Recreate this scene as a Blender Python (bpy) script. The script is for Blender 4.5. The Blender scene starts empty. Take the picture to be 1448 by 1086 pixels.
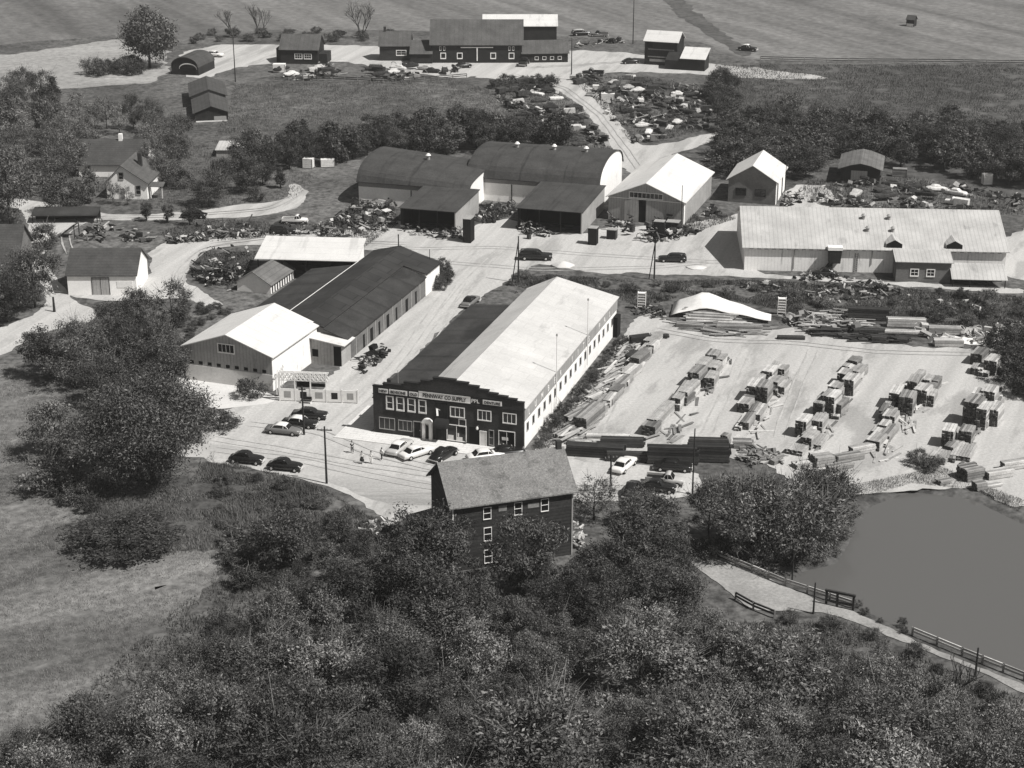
import bpy, bmesh, math, random
import numpy as np
from mathutils import Vector, Matrix, geometry, noise as mnoise

random.seed(7)
rng = np.random.default_rng(11)
scene = bpy.context.scene
COL = scene.collection

# ------------------------------------------------------------------ camera model and ground lookup
FPX, PITCH, CAMH = 2500.0, math.radians(21), 95.0
SP, CP = math.sin(PITCH), math.cos(PITCH)
def G(px, py, z=0.0):
    """world x, y of a photo pixel lying at height z above the ground"""
    u = px - 724; v = py - 543; d = FPX * SP + v * CP
    return ((CAMH - z) * u / d, (CAMH - z) * (FPX * CP - v * SP) / d)
def GP(pts, z=0.0): return [G(x, y, z) for x, y in pts]

cam_d = bpy.data.cameras.new('camera'); cam = bpy.data.objects.new('camera', cam_d)
COL.objects.link(cam); scene.camera = cam
cam.location = (0, 0, CAMH); cam.rotation_euler = (math.pi / 2 - PITCH, 0, 0)
cam_d.sensor_width = 36; cam_d.lens = FPX * 36 / 1448; cam_d.clip_start = 1; cam_d.clip_end = 9000

# ------------------------------------------------------------------ light
SUN_EL, SUN_FRONT = math.radians(53), math.radians(27)
to_sun = Vector((math.cos(SUN_EL) * math.cos(SUN_FRONT), -math.cos(SUN_EL) * math.sin(SUN_FRONT), math.sin(SUN_EL)))
sd = bpy.data.lights.new('sun', 'SUN'); sd.energy = 4.6; sd.angle = math.radians(0.5); sd.color = (1, .985, .96)
so = bpy.data.objects.new('sun', sd); COL.objects.link(so)
so.rotation_euler = to_sun.to_track_quat('Z', 'Y').to_euler(); so.location = (60, 150, 200)
world = bpy.data.worlds.new('World'); scene.world = world; world.use_nodes = True
wn = world.node_tree; wn.nodes.clear()
sky = wn.nodes.new('ShaderNodeTexSky'); sky.sky_type = 'NISHITA'; sky.sun_disc = False
sky.sun_elevation = SUN_EL; sky.sun_rotation = math.radians(90) + SUN_FRONT
bw = wn.nodes.new('ShaderNodeRGBToBW'); bg = wn.nodes.new('ShaderNodeBackground'); wo = wn.nodes.new('ShaderNodeOutputWorld')
bg.inputs['Strength'].default_value = 0.065
wn.links.new(sky.outputs[0], bw.inputs[0]); wn.links.new(bw.outputs[0], bg.inputs['Color']); wn.links.new(bg.outputs[0], wo.inputs[0])
vs = scene.view_settings; vs.view_transform = 'Standard'; vs.look = 'None'; vs.gamma = 1; vs.exposure = 0.0
scene.cycles.max_bounces = 5; scene.cycles.diffuse_bounces = 3; scene.cycles.glossy_bounces = 2
scene.cycles.transparent_max_bounces = 4

# ------------------------------------------------------------------ materials (a black and white print: warm greys)
TINT = (1.0, .982, .955)
def mat(name, v, rough=.9, noise=None, fine=None, stretch=None, stripes=None, brick=None, island=None, spec=.25, bump=0, rand=0, stains=None, rot=0):
    """procedural grey material. noise/fine=(scale, amount); stretch=(sx,sy,sz) for the noise; stripes=(axis, period, darkness, width)"""
    m = bpy.data.materials.new(name); m.use_nodes = True
    nt = m.node_tree; N = nt.nodes; L = nt.links; N.clear()
    out = N.new('ShaderNodeOutputMaterial'); bs = N.new('ShaderNodeBsdfPrincipled'); L.new(bs.outputs[0], out.inputs[0])
    bs.inputs['Roughness'].default_value = rough; bs.inputs['Specular IOR Level'].default_value = spec
    tc = N.new('ShaderNodeTexCoord')
    def math_(op, a, b):
        n = N.new('ShaderNodeMath'); n.operation = op
        for i, q in enumerate((a, b)):
            if isinstance(q, (int, float)): n.inputs[i].default_value = q
            elif q is not None: L.new(q, n.inputs[i])
        return n.outputs[0]
    val = None
    def mul(x):
        nonlocal val
        val = x if val is None else math_('MULTIPLY', val, x)
    def rng_(x, lo, hi, fmin=0., fmax=1.):
        r = N.new('ShaderNodeMapRange'); L.new(x, r.inputs[0]); r.inputs[1].default_value = fmin; r.inputs[2].default_value = fmax
        r.inputs[3].default_value = lo; r.inputs[4].default_value = hi; return r.outputs[0]
    def noise_(scale, detail=5, st=None, w=0):
        n = N.new('ShaderNodeTexNoise'); n.inputs['Scale'].default_value = scale; n.inputs['Detail'].default_value = detail
        n.inputs['Roughness'].default_value = .6
        mp = N.new('ShaderNodeMapping'); L.new(tc.outputs['Object'], mp.inputs[0]); L.new(mp.outputs[0], n.inputs['Vector'])
        if st: mp.vector_type = 'TEXTURE'; mp.inputs['Scale'].default_value = tuple(1 / q for q in st)
        mp.inputs['Rotation'].default_value = (0, 0, math.radians(rot)) if st else (0, 0, 0)
        mp.inputs['Location'].default_value = (w * 13.1, w * 7.7, w * 3.3)
        return n.outputs['Fac']
    mul(rng_(noise_(noise[0], 6, stretch), 1 - noise[1], 1 + noise[1], .3, .7) if noise else math_('ADD', 1.0, 0.0))
    if fine: mul(rng_(noise_(fine[0], 3, None, 2), 1 - fine[1], 1 + fine[1], .3, .7))
    if stains:   # (scale, threshold, darkness, stretch)
        mul(rng_(noise_(stains[0], 6, stains[3], 5), 1, 1 - stains[2], stains[1], stains[1] + .08))
    if stripes:
        w = N.new('ShaderNodeTexWave'); w.wave_type = 'BANDS'; w.bands_direction = stripes[0]
        w.inputs['Scale'].default_value = .31416 / stripes[1]; w.inputs['Distortion'].default_value = stripes[4] if len(stripes) > 4 else .0
        L.new(tc.outputs['Object'], w.inputs['Vector'])
        mul(rng_(w.outputs['Fac'], 1 - stripes[2], 1, 0, stripes[3]))
    if brick:
        b = N.new('ShaderNodeTexBrick'); b.inputs['Scale'].default_value = brick[0]
        mp = N.new('ShaderNodeMapping'); mp.inputs['Rotation'].default_value = (math.pi / 2, 0, 0) if brick[1] == 'wall' else (0, 0, 0)
        L.new(tc.outputs['Object'], mp.inputs[0]); L.new(mp.outputs[0], b.inputs['Vector'])
        b.inputs['Color1'].default_value = (brick[2],) * 3 + (1,); b.inputs['Color2'].default_value = (1, 1, 1, 1)
        b.inputs['Mortar'].default_value = (brick[3],) * 3 + (1,)
        b.inputs['Mortar Size'].default_value = brick[4] if len(brick) > 4 else .02
        mul(b.outputs['Color'])
    if island:
        g = N.new('ShaderNodeNewGeometry'); mul(rng_(math_('POWER', g.outputs['Random Per Island'], island[2] if len(island) > 2 else 1.0), island[0], island[1]))
    if rand:
        oi = N.new('ShaderNodeObjectInfo'); mul(rng_(oi.outputs['Random'], 1 - rand, 1 + rand))
    sc = N.new('ShaderNodeVectorMath'); sc.operation = 'SCALE'; sc.inputs[0].default_value = tuple(t * v for t in TINT)
    L.new(val, sc.inputs['Scale']); L.new(sc.outputs[0], bs.inputs['Base Color'])
    if bump:
        bp = N.new('ShaderNodeBump'); bp.inputs['Strength'].default_value = bump; bp.inputs['Distance'].default_value = .15
        L.new(noise_(fine[0] if fine else 3, 4), bp.inputs['Height']); L.new(bp.outputs[0], bs.inputs['Normal'])
    return m

MT = {}
MT['white_roof'] = mat('white_painted_roof', .58, .7, (.25, .06), (2.5, .05), stains=(.4, .56, .16, (1.4, .15, 1)), stripes=('Y', 2.4, .1, .04, .1))
MT['white_roof_panels'] = mat('white_panel_roof', .52, .7, (.2, .1), (3, .06), brick=(.13, 'roof', .94, .84, .006), stains=(.35, .6, .22, (1, .35, 1)))
MT['metal_roof'] = mat('ribbed_metal_roof', .42, .6, (.25, .16), (3, .06), stripes=('X', .75, .2, .18, .25), stains=(.5, .6, .25, (1, .2, 1)))
MT['tar_roof'] = mat('tar_roof', .036, .85, (.3, .4), (4, .25), stains=(.15, .56, .45, (1, .4, 1)), stripes=('Y', 6, .3, .06, .3))
MT['tar_roof_patch'] = mat('patched_tar_roof', .036, .85, (.25, .3), (4, .12), brick=(.1, 'roof', .7, .35, .008))
MT['quonset_roof'] = mat('rolled_felt_roof', .05, .85, (.3, .25), (3, .25), stains=(.3, .6, .4, (2.5, .2, .2)), stripes=('X', 5.5, .18, .04, .3))
MT['dark_shingle'] = mat('dark_shingle', .06, .9, (.4, .25), (3, .2), stripes=('Z', .35, .2, .3, .5))
MT['grey_shingle'] = mat('weathered_shingle', .21, .9, (.3, .18), (5, .3), brick=(2.2, 'roof', .7, .55, .03), stains=(.7, .56, .3, (1, 1, 1)))
MT['mid_roof'] = mat('weathered_grey_roof', .13, .8, (.4, .25), (3, .15), stripes=('X', .9, .25, .15, .2))
MT['barn_roof'] = mat('barn_shingle', .085, .9, (.3, .25), (3, .2), stripes=('X', 1.3, .12, .3, .8))
MT['dark_siding'] = mat('dark_wood_siding', .036, .85, (.8, .5), (4, .3), stretch=(.3, .3, 3), stripes=('Z', .42, .4, .25, .6))
MT['dark_board'] = mat('dark_board_wall', .022, .9, (.6, .4), (3, .2), stripes=('X', .45, .35, .2, .3))
MT['brick'] = mat('dark_brick', .042, .9, (.5, .35), (5, .25), brick=(2.6, 'wall', .75, 1.5, .012))
MT['brick_trim'] = mat('dark_trim', .016, .8, (.8, .2))
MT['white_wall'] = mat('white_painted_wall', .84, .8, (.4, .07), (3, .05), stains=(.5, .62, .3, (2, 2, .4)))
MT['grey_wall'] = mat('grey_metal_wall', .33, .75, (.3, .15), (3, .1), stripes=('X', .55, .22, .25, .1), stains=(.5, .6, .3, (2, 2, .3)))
MT['grey_band'] = mat('grey_panel_band', .3, .8, (.3, .15), (3, .1), stripes=('Y', 1.1, .25, .12, .1))
MT['shed_wall'] = mat('whitewashed_board_wall', .86, .8, (.3, .06), (3, .05), stripes=('X', .6, .12, .2, .2), stains=(.6, .6, .35, (2, 2, .3)))
MT['block_wall'] = mat('grey_block_wall', .16, .9, (.4, .2), (3, .1), brick=(1.2, 'wall', .85, .7, .015))
MT['concrete'] = mat('concrete', .6, .9, (.3, .12), (3, .08), stains=(.4, .6, .25, (1, 1, 1)))
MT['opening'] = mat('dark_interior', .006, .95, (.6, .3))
MT['glass'] = mat('window_glass', .012, .15, (.6, .3), spec=.5)
MT['white_paint'] = mat('white_paint', .75, .7, (2, .1))
MT['grey_paint'] = mat('grey_paint', .3, .7, (2, .15))
MT['black_letter'] = mat('black_lettering', .012, .8)
MT['pole_wood'] = mat('creosote_pole', .025, .9, (2, .3), stretch=(3, 3, .3))
MT['white_pole'] = mat('white_pole', .7, .7, (2, .1))
MT['shaded_end'] = mat('shaded_end', .085, .9, (3, .3), (8, .3), island=(.4, 1.5))  # dark board ends: shade on the stack ends painted into the colour
MT['plank'] = mat('sawn_boards', .42, .9, (.8, .25), (5, .2), island=(.5, 1.25))
MT['plank_old'] = mat('weathered_boards', .2, .9, (.8, .25), (5, .2), island=(.4, 1.5))
MT['plank_dark'] = mat('creosoted_timber', .032, .9, (.8, .3), (5, .2), island=(.5, 1.7))
MT['tarp'] = mat('white_tarpaulin', .7, .7, (.5, .1), (2, .08))
MT['scrap'] = mat('mixed_scrap', .62, .8, (3, .3), island=(.02, .9, 3.4))
MT['scrap_dark'] = mat('dark_scrap', .5, .8, (3, .3), island=(.012, 1.1, 5))
MT['brush'] = mat('dead_brush', .3, .9, island=(.2, 1.2))
MT['twig'] = mat('pale_twigs', .11, .9, island=(.5, 1.5))
MT['bark'] = mat('bark', .05, .95, (2, .35), stretch=(3, 3, .4))
MT['leaf'] = mat('foliage', .088, .8, (.3, .3), island=(.3, 2.0, 1.6), rand=.45, spec=.2)
MT['leaf_dark'] = mat('dark_foliage', .056, .8, (.3, .35), island=(.3, 2.1, 1.7), rand=.4, spec=.2)
MT['leaf_light'] = mat('pale_foliage', .15, .8, (.3, .3), island=(.3, 1.9, 1.5), rand=.3, spec=.2)
MT['weed'] = mat('weeds', .11, .9, (.2, .4), island=(.3, 1.6))
MT['skin'] = mat('skin', .4, .6); MT['hair'] = mat('dark_hair', .02, .7); MT['cloth_dark'] = mat('dark_cloth', .03, .9, (8, .2)); MT['cloth_white'] = mat('white_cloth', .7, .9, (8, .1))
MT['car_black'] = mat('black_car_paint', .012, .25, (.8, .2), spec=.6); MT['car_white'] = mat('white_car_paint', .7, .3, (.8, .05), spec=.5)
MT['car_grey'] = mat('grey_car_paint', .15, .3, (.8, .1), spec=.5); MT['car_light'] = mat('pale_car_paint', .42, .3, (.8, .1), spec=.5)
MT['rubber'] = mat('tyre_rubber', .012, .9); MT['chrome'] = mat('chrome_trim', .5, .25, spec=.8)
MT['rust'] = mat('rusty_metal', .04, .8, (2, .5), (9, .3), rand=.5)
MT['steel'] = mat('pale_sheet_metal', .55, .5, (2, .2), rand=.3)
MT['rock'] = mat('pale_rubble', .5, .9, (2, .3), island=(.4, 1.3))

# ------------------------------------------------------------------ mesh helpers
class MB:
    def __init__(s): s.v = []; s.f = []
    def quad(s, *p):
        n = len(s.v); s.v += [tuple(q) for q in p]; s.f.append(tuple(range(n, n + len(p)))); return s
    def box(s, x0, y0, z0, x1, y1, z1):
        n = len(s.v)
        s.v += [(x0, y0, z0), (x1, y0, z0), (x1, y1, z0), (x0, y1, z0), (x0, y0, z1), (x1, y0, z1), (x1, y1, z1), (x0, y1, z1)]
        s.f += [tuple(n + i for i in q) for q in ((0, 3, 2, 1), (4, 5, 6, 7), (0, 1, 5, 4), (1, 2, 6, 5), (2, 3, 7, 6), (3, 0, 4, 7))]; return s
    def obox(s, c, ax, ay, az):
        """oriented box from centre and three half-axis vectors"""
        n = len(s.v); c = Vector(c); ax = Vector(ax); ay = Vector(ay); az = Vector(az)
        for k in (-1, 1):
            for i, j in ((-1, -1), (1, -1), (1, 1), (-1, 1)): s.v.append(tuple(c + ax * i + ay * j + az * k))
        s.f += [tuple(n + i for i in q) for q in ((0, 3, 2, 1), (4, 5, 6, 7), (0, 1, 5, 4), (1, 2, 6, 5), (2, 3, 7, 6), (3, 0, 4, 7))]; return s
    def bar(s, p, q, w, h=None):
        p = Vector(p); q = Vector(q); d = q - p; h = h or w
        up = Vector((0, 0, 1)) if abs(d.normalized().z) < .95 else Vector((1, 0, 0))
        x = d.cross(up).normalized(); y = x.cross(d).normalized()
        return s.obox((p + q) / 2, d / 2, x * w / 2, y * h / 2)
    def tube(s, p, q, r0, r1=None, n=6, cap=True):
        p = Vector(p); q = Vector(q); d = (q - p).normalized(); r1 = r0 if r1 is None else r1
        up = Vector((0, 0, 1)) if abs(d.z) < .95 else Vector((1, 0, 0))
        x = d.cross(up).normalized(); y = x.cross(d).normalized(); b = len(s.v)
        for c, r in ((p, r0), (q, r1)):
            for i in range(n):
                a = 2 * math.pi * i / n; s.v.append(tuple(c + x * math.cos(a) * r + y * math.sin(a) * r))
        for i in range(n): s.f.append((b + i, b + (i + 1) % n, b + n + (i + 1) % n, b + n + i))
        if cap: s.f.append(tuple(b + n + i for i in range(n))); s.f.append(tuple(b + i for i in reversed(range(n))))
        return s
    def prism(s, prof, a0, a1, axis='y'):
        """closed profile (a,z) extruded along axis: axis y -> profile is x,z ; axis x -> profile is y,z"""
        n = len(s.v); k = len(prof)
        for t in (a0, a1):
            for a, z in prof: s.v.append((a, t, z) if axis == 'y' else (t, a, z))
        s.f.append(tuple(range(n, n + k))); s.f.append(tuple(reversed(range(n + k, n + 2 * k))))
        for i in range(k):
            j = (i + 1) % k; s.f.append((n + i, n + k + i, n + k + j, n + j))
        return s
    def slab(s, line, t, a0, a1, axis='y'):
        up = [(a, z + t) for a, z in line]
        for i in range(len(line) - 1):   # one convex piece per segment, sharing the joint lines
            s.prism([line[i], line[i + 1], up[i + 1], up[i]], a0, a1, axis)
        return s
    def loft(s, rings, cap=True):
        b = len(s.v); k = len(rings[0])
        for r in rings: s.v += [tuple(p) for p in r]
        for i in range(len(rings) - 1):
            for j in range(k):
                s.f.append((b + i * k + j, b + i * k + (j + 1) % k, b + (i + 1) * k + (j + 1) % k, b + (i + 1) * k + j))
        if cap: s.f.append(tuple(b + j for j in reversed(range(k)))); s.f.append(tuple(b + (len(rings) - 1) * k + j for j in range(k)))
        return s
    def mesh(s, name, m, smooth=False):
        me = bpy.data.meshes.new(name); me.from_pydata(s.v, [], s.f); me.materials.append(m)
        bm = bmesh.new(); bm.from_mesh(me)
        if len(s.f) < 60000: bmesh.ops.recalc_face_normals(bm, faces=bm.faces)
        bm.to_mesh(me); bm.free()
        if smooth: me.polygons.foreach_set('use_smooth', [True] * len(me.polygons))
        me.update(); return me
    def build(s, name, m, parent=None, smooth=False, label=None):
        if isinstance(m, str): m = MT[m]
        o = bpy.data.objects.new(name, s.mesh(name, m, smooth)); COL.objects.link(o)
        if parent: o.parent = parent
        if label: o['label'] = label
        return o
def tag(o, label=None, cat=None, group=None, kind=None):
    if label: o['label'] = label
    if cat: o['category'] = cat
    if group: o['group'] = group
    if kind: o['kind'] = kind
    return o
def thing(name, label, cat, loc=(0, 0, 0), rz=0, group=None):
    o = bpy.data.objects.new(name, None); COL.objects.link(o); o.empty_display_size = .5
    o.location = loc; o.rotation_euler = (0, 0, rz); return tag(o, label, cat, group)
def copy_tree(o, parent=None):
    kids = list(o.children); c = o.copy(); COL.objects.link(c)
    if parent: c.parent = parent
    for k in kids: copy_tree(k, c)
    return c
def relabel(o, label, group=None):
    o['label'] = label
    if group: o['group'] = group
    elif 'group' in o: del o['group']
    return o

# ------------------------------------------------------------------ building helpers (local frame: x along the front, y into depth, z up)
def site(name, label, cat, p0, p1, group=None):
    a = Vector(G(*p0)); b = Vector(G(*p1)); d = b - a
    return thing(name, label, cat, (a.x, a.y, 0), math.atan2(d.y, d.x), group), d.length
def wmap(wall, k):
    return {'front': lambda a, n, z: (a, k - n, z), 'back': lambda a, n, z: (a, k + n, z),
            'right': lambda a, n, z: (k + n, a, z), 'left': lambda a, n, z: (k - n, a, z)}[wall]
def wbox(mb, f, a0, n0, z0, a1, n1, z1):
    p = f(a0, n0, z0); q = f(a1, n1, z1)
    mb.box(min(p[0], q[0]), min(p[1], q[1]), min(p[2], q[2]), max(p[0], q[0]), max(p[1], q[1]), max(p[2], q[2]))
def window(root, wall, k, a, z, w, h, nx=2, ny=2, frame='white_paint', pane='glass', fw=.1, name='window'):
    f = wmap(wall, k); m = MB(); t = .09
    wbox(m, f, a - w / 2 - fw, -.02, z - fw * 1.3, a + w / 2 + fw, t + .03, z); wbox(m, f, a - w / 2 - fw, -.02, z + h, a + w / 2 + fw, t, z + h + fw)
    wbox(m, f, a - w / 2 - fw, -.02, z, a - w / 2, t, z + h); wbox(m, f, a + w / 2, -.02, z, a + w / 2 + fw, t, z + h)
    for i in range(1, nx): c = a - w / 2 + w * i / nx; wbox(m, f, c - .03, .03, z, c + .03, t - .01, z + h)
    for i in range(1, ny): c = z + h * i / ny; wbox(m, f, a - w / 2, .03, c - .03, a + w / 2, t - .014, c + .03)
    fr = m.build(name, frame, root); p = MB(); wbox(p, f, a - w / 2, -.02, z, a + w / 2, .025, z + h); p.build('pane', pane, fr); return fr
def door(root, wall, k, a, w, h, m='grey_paint', z=0.0, frame='white_paint', handle=True, name='door'):
    f = wmap(wall, k); b = MB(); wbox(b, f, a - w / 2, -.02, z + .02, a + w / 2, .04, z + h); d = b.build(name, m, root)
    fr = MB(); wbox(fr, f, a - w / 2 - .09, -.02, z + .02, a - w / 2, .08, z + h); wbox(fr, f, a + w / 2, -.02, z + .02, a + w / 2 + .09, .08, z + h); wbox(fr, f, a - w / 2 - .09, -.02, z + h, a + w / 2 + .09, .08, z + h + .1)
    fr.build('door_frame', frame, d)
    if handle:
        hb = MB(); wbox(hb, f, a + w * .34, .04, z + h * .45, a + w * .42, .09, z + h * .5); hb.build('handle', 'chrome', d)
    return d
def panel(root, name, wall, k, a0, a1, z0, z1, m, t=.05):
    b = MB(); wbox(b, wmap(wall, k), a0, -.02, z0, a1, t, z1); return b.build(name, m, root)
def gable_x(root, W, D, h, hr, ov=.4, t=.14, wall='white_wall', roof='dark_shingle', ridge=None, y0=0, x0=0):
    """gable facing the front: ridge runs into depth"""
    r = (x0 + W / 2) if ridge is None else ridge; x1 = x0 + W
    w = MB().prism([(x0, 0), (x1, 0), (x1, h), (r, hr), (x0, h)], y0, y0 + D).build('wall', wall, root)
    sl = (hr - h) / (r - x0); sr = (hr - h) / (x1 - r)
    ro = MB().slab([(x0 - ov, h - sl * ov), (r, hr), (x1 + ov, h - sr * ov)], t, y0 - ov, y0 + D + ov).build('roof', roof, root); ro.location.z = .01
    return w, ro
def gable_y(root, W, D, h, hr, ov=.4, t=.14, wall='white_wall', roof='dark_shingle', y0=0, x0=0, ridge=None):
    """eave facing the front: ridge runs along the front"""
    r = (y0 + D / 2) if ridge is None else ridge; y1 = y0 + D
    w = MB().prism([(y0, 0), (y1, 0), (y1, h), (r, hr), (y0, h)], x0, x0 + W, 'x').build('wall', wall, root)
    sl = (hr - h) / (r - y0); sr = (hr - h) / (y1 - r)
    ro = MB().slab([(y0 - ov, h - sl * ov), (r, hr), (y1 + ov, h - sr * ov)], t, x0 - ov, x0 + W + ov, 'x').build('roof', roof, root); ro.location.z = .01
    return w, ro
def text_mesh(root, s, wall, k, a, z, h, m, fit=None, name='lettering', n=.06):
    cu = bpy.data.curves.new('lettering', 'FONT'); cu.body = s; cu.size = h * 1.35; cu.extrude = .012; cu.align_x = 'CENTER'; cu.offset = .012
    o = bpy.data.objects.new('lettering', cu); COL.objects.link(o)
    bpy.context.view_layer.update()
    me = bpy.data.meshes.new_from_object(o.evaluated_get(bpy.context.evaluated_depsgraph_get()))
    bpy.data.objects.remove(o); me.materials.clear(); me.materials.append(MT[m])
    w = max(v.co.x for v in me.vertices) - min(v.co.x for v in me.vertices)
    sx = fit / w if fit else 1
    f = wmap(wall, k)
    for v in me.vertices:
        x, y, zz = v.co; v.co = f(a + x * sx * (-1 if wall == 'left' else 1), n + zz, z + y)
    ob = bpy.data.objects.new(name, me); COL.objects.link(ob); ob.parent = root; return ob
# ------------------------------------------------------------------ ground, pond, roads
POND = [(1010, 800), (1050, 800), (1085, 806), (1130, 803), (1180, 792), (1198, 762), (1206, 724), (1238, 707), (1290, 690), (1375, 701), (1448, 736), (1600, 745), (1760, 800), (1800, 900), (1760, 1040), (1620, 1030), (1448, 952), (1290, 893), (1200, 850), (1100, 815)]
POND_W = GP(POND)
def poly_sd(P, X, Y):
    """signed distance (positive inside), numpy"""
    P = np.array(P); d2 = np.full(X.shape, 1e18); ins = np.zeros(X.shape, bool)
    for i in range(len(P)):
        a = P[i]; b = P[(i + 1) % len(P)]; ex, ey = b - a; wx = X - a[0]; wy = Y - a[1]
        t = np.clip((wx * ex + wy * ey) / (ex * ex + ey * ey), 0, 1); d2 = np.minimum(d2, (wx - t * ex) ** 2 + (wy - t * ey) ** 2)
        c = ((a[1] > Y) != (b[1] > Y)) & (X < ex * (Y - a[1]) / (ey if abs(ey) > 1e-9 else 1e-9) + a[0]); ins ^= c
    d = np.sqrt(d2); return np.where(ins, d, -d)
def axis(lo, hi, f0, f1, step, coarse):
    a = list(np.arange(f0, f1 + .01, step)); x = f0; g = coarse
    while x > lo: x -= g; a.insert(0, x); g *= 1.25
    x = f1; g = coarse
    while x < hi: x += g; a.append(x); g *= 1.25
    return np.array(a)
gx = axis(-4500, 4500, 10, 135, 1.0, 4); gy = axis(-600, 6500, 140, 235, 1.0, 4)
X, Y = np.meshgrid(gx, gy); sdist = poly_sd(POND_W, X, Y)
def bank(s):
    t = np.clip((s + .8) / 3.2, 0, 1); return -1.5 * t * t * (3 - 2 * t)
Z = bank(sdist)
nx_, ny_ = len(gx), len(gy)
V = np.stack([X.ravel(), Y.ravel(), Z.ravel()], 1)
ii = (np.arange(ny_ - 1)[:, None] * nx_ + np.arange(nx_ - 1)[None]).ravel()
FQ = np.stack([ii, ii + 1, ii + nx_ + 1, ii + nx_], 1)
def np_mesh(name, V, F, m):
    me = bpy.data.meshes.new(name); k = F.shape[1]
    me.vertices.add(len(V)); me.vertices.foreach_set('co', V.astype(np.float32).ravel())
    me.loops.add(F.size); me.loops.foreach_set('vertex_index', F.astype(np.int32).ravel())
    me.polygons.add(len(F)); me.polygons.foreach_set('loop_start', np.arange(0, F.size, k, dtype=np.int32)); me.update(calc_edges=True); me.materials.append(m); me.validate(); return me
MT['grass'] = mat('rough_grass', .095, .95, (.035, .45), (1.0, .55), bump=.8, stains=(.25, .54, .4, (1, 1, 1)))
MT['field'] = mat('mown_field', .155, .95, (.09, .32), (.9, .42), bump=.6, stretch=(.25, 1.8, 1), rot=36, stains=(.045, .5, .4, (.4, 1.4, 1)))
MT['field_far'] = mat('far_pasture', .14, .95, (.05, .36), (.5, .28), bump=.5, stretch=(.12, 2.0, 1), rot=-64, stains=(.012, .5, .3, (.5, 1.6, 1)))
MT['field_dark'] = mat('dark_meadow', .075, .95, (.03, .3), (.5, .4), bump=.7)
MT['field_pale'] = mat('dry_stubble', .27, .95, (.06, .18), (.7, .25), stretch=(.4, 1, 1), stains=(.1, .55, .2, (.3, 1, 1)))
MT['path'] = mat('worn_field_path', .2, .95, (.2, .25), (1.2, .3), bump=.4)
MT['dirt'] = mat('bare_dirt', .4, .95, (.08, .15), (2.4, .13), bump=.3, stretch=(.25, 4, 1), rot=66, stains=(.1, .53, .26, (.6, 1.8, 1)))
MT['dam_dirt'] = mat('trodden_dam_earth', .27, .95, (.2, .25), (2.4, .2), bump=.3)
MT['track'] = mat('tyre_track', .37, .95, (.3, .2), (2.6, .15), bump=.2)
MT['gravel'] = mat('pale_gravel', .41, .95, (.07, .16), (2.6, .12), bump=.3, stretch=(.2, 5, 1), rot=74, stains=(.09, .55, .22, (.5, 2.2, 1)))
MT['road'] = mat('worn_road', .36, .95, (.12, .2), (2.4, .12), stretch=(.25, 1.2, 1), stains=(.2, .52, .3, (.12, 1.4, 1)), bump=.2)
MT['sand'] = mat('white_sand', .55, .95, (.3, .08), (2, .05), bump=.3)
MT['pave'] = mat('concrete_pavement', .6, .9, (.3, .1), (3, .06), brick=(.35, 'roof', .96, .7, .01))
g = bpy.data.objects.new('ground', np_mesh('ground', V, FQ, MT['grass'])); COL.objects.link(g); tag(g, 'rough grass ground under the whole site', kind='structure')
wm = bpy.data.materials.new('pond_water'); wm.use_nodes = True; wb = wm.node_tree.nodes['Principled BSDF']
wb.inputs['Base Color'].default_value = (.1, .098, .095, 1); wb.inputs['Roughness'].default_value = .05; wb.inputs['Specular IOR Level'].default_value = .5
wnz = wm.node_tree.nodes.new('ShaderNodeTexNoise'); wnz.inputs['Scale'].default_value = .9; wnz.inputs['Detail'].default_value = 3
wtc = wm.node_tree.nodes.new('ShaderNodeTexCoord'); wbp = wm.node_tree.nodes.new('ShaderNodeBump'); wbp.inputs['Strength'].default_value = .12
wm.node_tree.links.new(wtc.outputs['Object'], wnz.inputs['Vector']); wm.node_tree.links.new(wnz.outputs['Fac'], wbp.inputs['Height']); wm.node_tree.links.new(wbp.outputs[0], wb.inputs['Normal'])
def flat_poly(name, W, z, m, label, jit=.4, step=.9, kind='structure', seed=0):
    P = []
    for i in range(len(W)):
        a = Vector(W[i] + (0,)); b = Vector(W[(i + 1) % len(W)] + (0,)); n = max(1, int((b - a).length / step)); nrm = Vector((a.y - b.y, b.x - a.x, 0)).normalized()
        for k in range(n):
            p = a.lerp(b, k / n); j = jit * (mnoise.noise(Vector((p.x * .25, p.y * .25, seed))) * 2.2 + mnoise.noise(Vector((p.x * .9, p.y * .9, seed + 9))))
            P.append(Vector((p.x + nrm.x * j, p.y + nrm.y * j, z)))
    tris = geometry.tessellate_polygon([P]); me = bpy.data.meshes.new(name); me.from_pydata([tuple(p) for p in P], [], [tuple(t) for t in tris])
    me.materials.append(MT[m] if isinstance(m, str) else m); bm = bmesh.new(); bm.from_mesh(me)
    for f in bm.faces:
        f.normal_update()
        if f.normal.z < 0: f.normal_flip()
    bm.to_mesh(me); bm.free()
    o = bpy.data.objects.new(name, me); COL.objects.link(o); return tag(o, label, kind=kind)
def sm(px, n=2):
    """round a pixel outline (Chaikin)"""
    for _ in range(n):
        q = []
        for i in range(len(px)):
            a = px[i]; b = px[(i + 1) % len(px)]; q += [(a[0] * .75 + b[0] * .25, a[1] * .75 + b[1] * .25), (a[0] * .25 + b[0] * .75, a[1] * .25 + b[1] * .75)]
        px = q
    return px
_k = [0]
def sheet(name, px, m, label, jit=.4, smooth=1, step=.9):
    _k[0] += 1; return flat_poly(name, GP(sm(px, smooth)), .004 * _k[0], m, label, jit, step, seed=_k[0] * 3.7)
flat_poly('pond_water', [(x, y) for x, y in [(20, 150), (140, 150), (140, 232), (20, 232)]], -.42, wm, 'calm grey mill pond beside the lumber yard', 0, 200)
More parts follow.
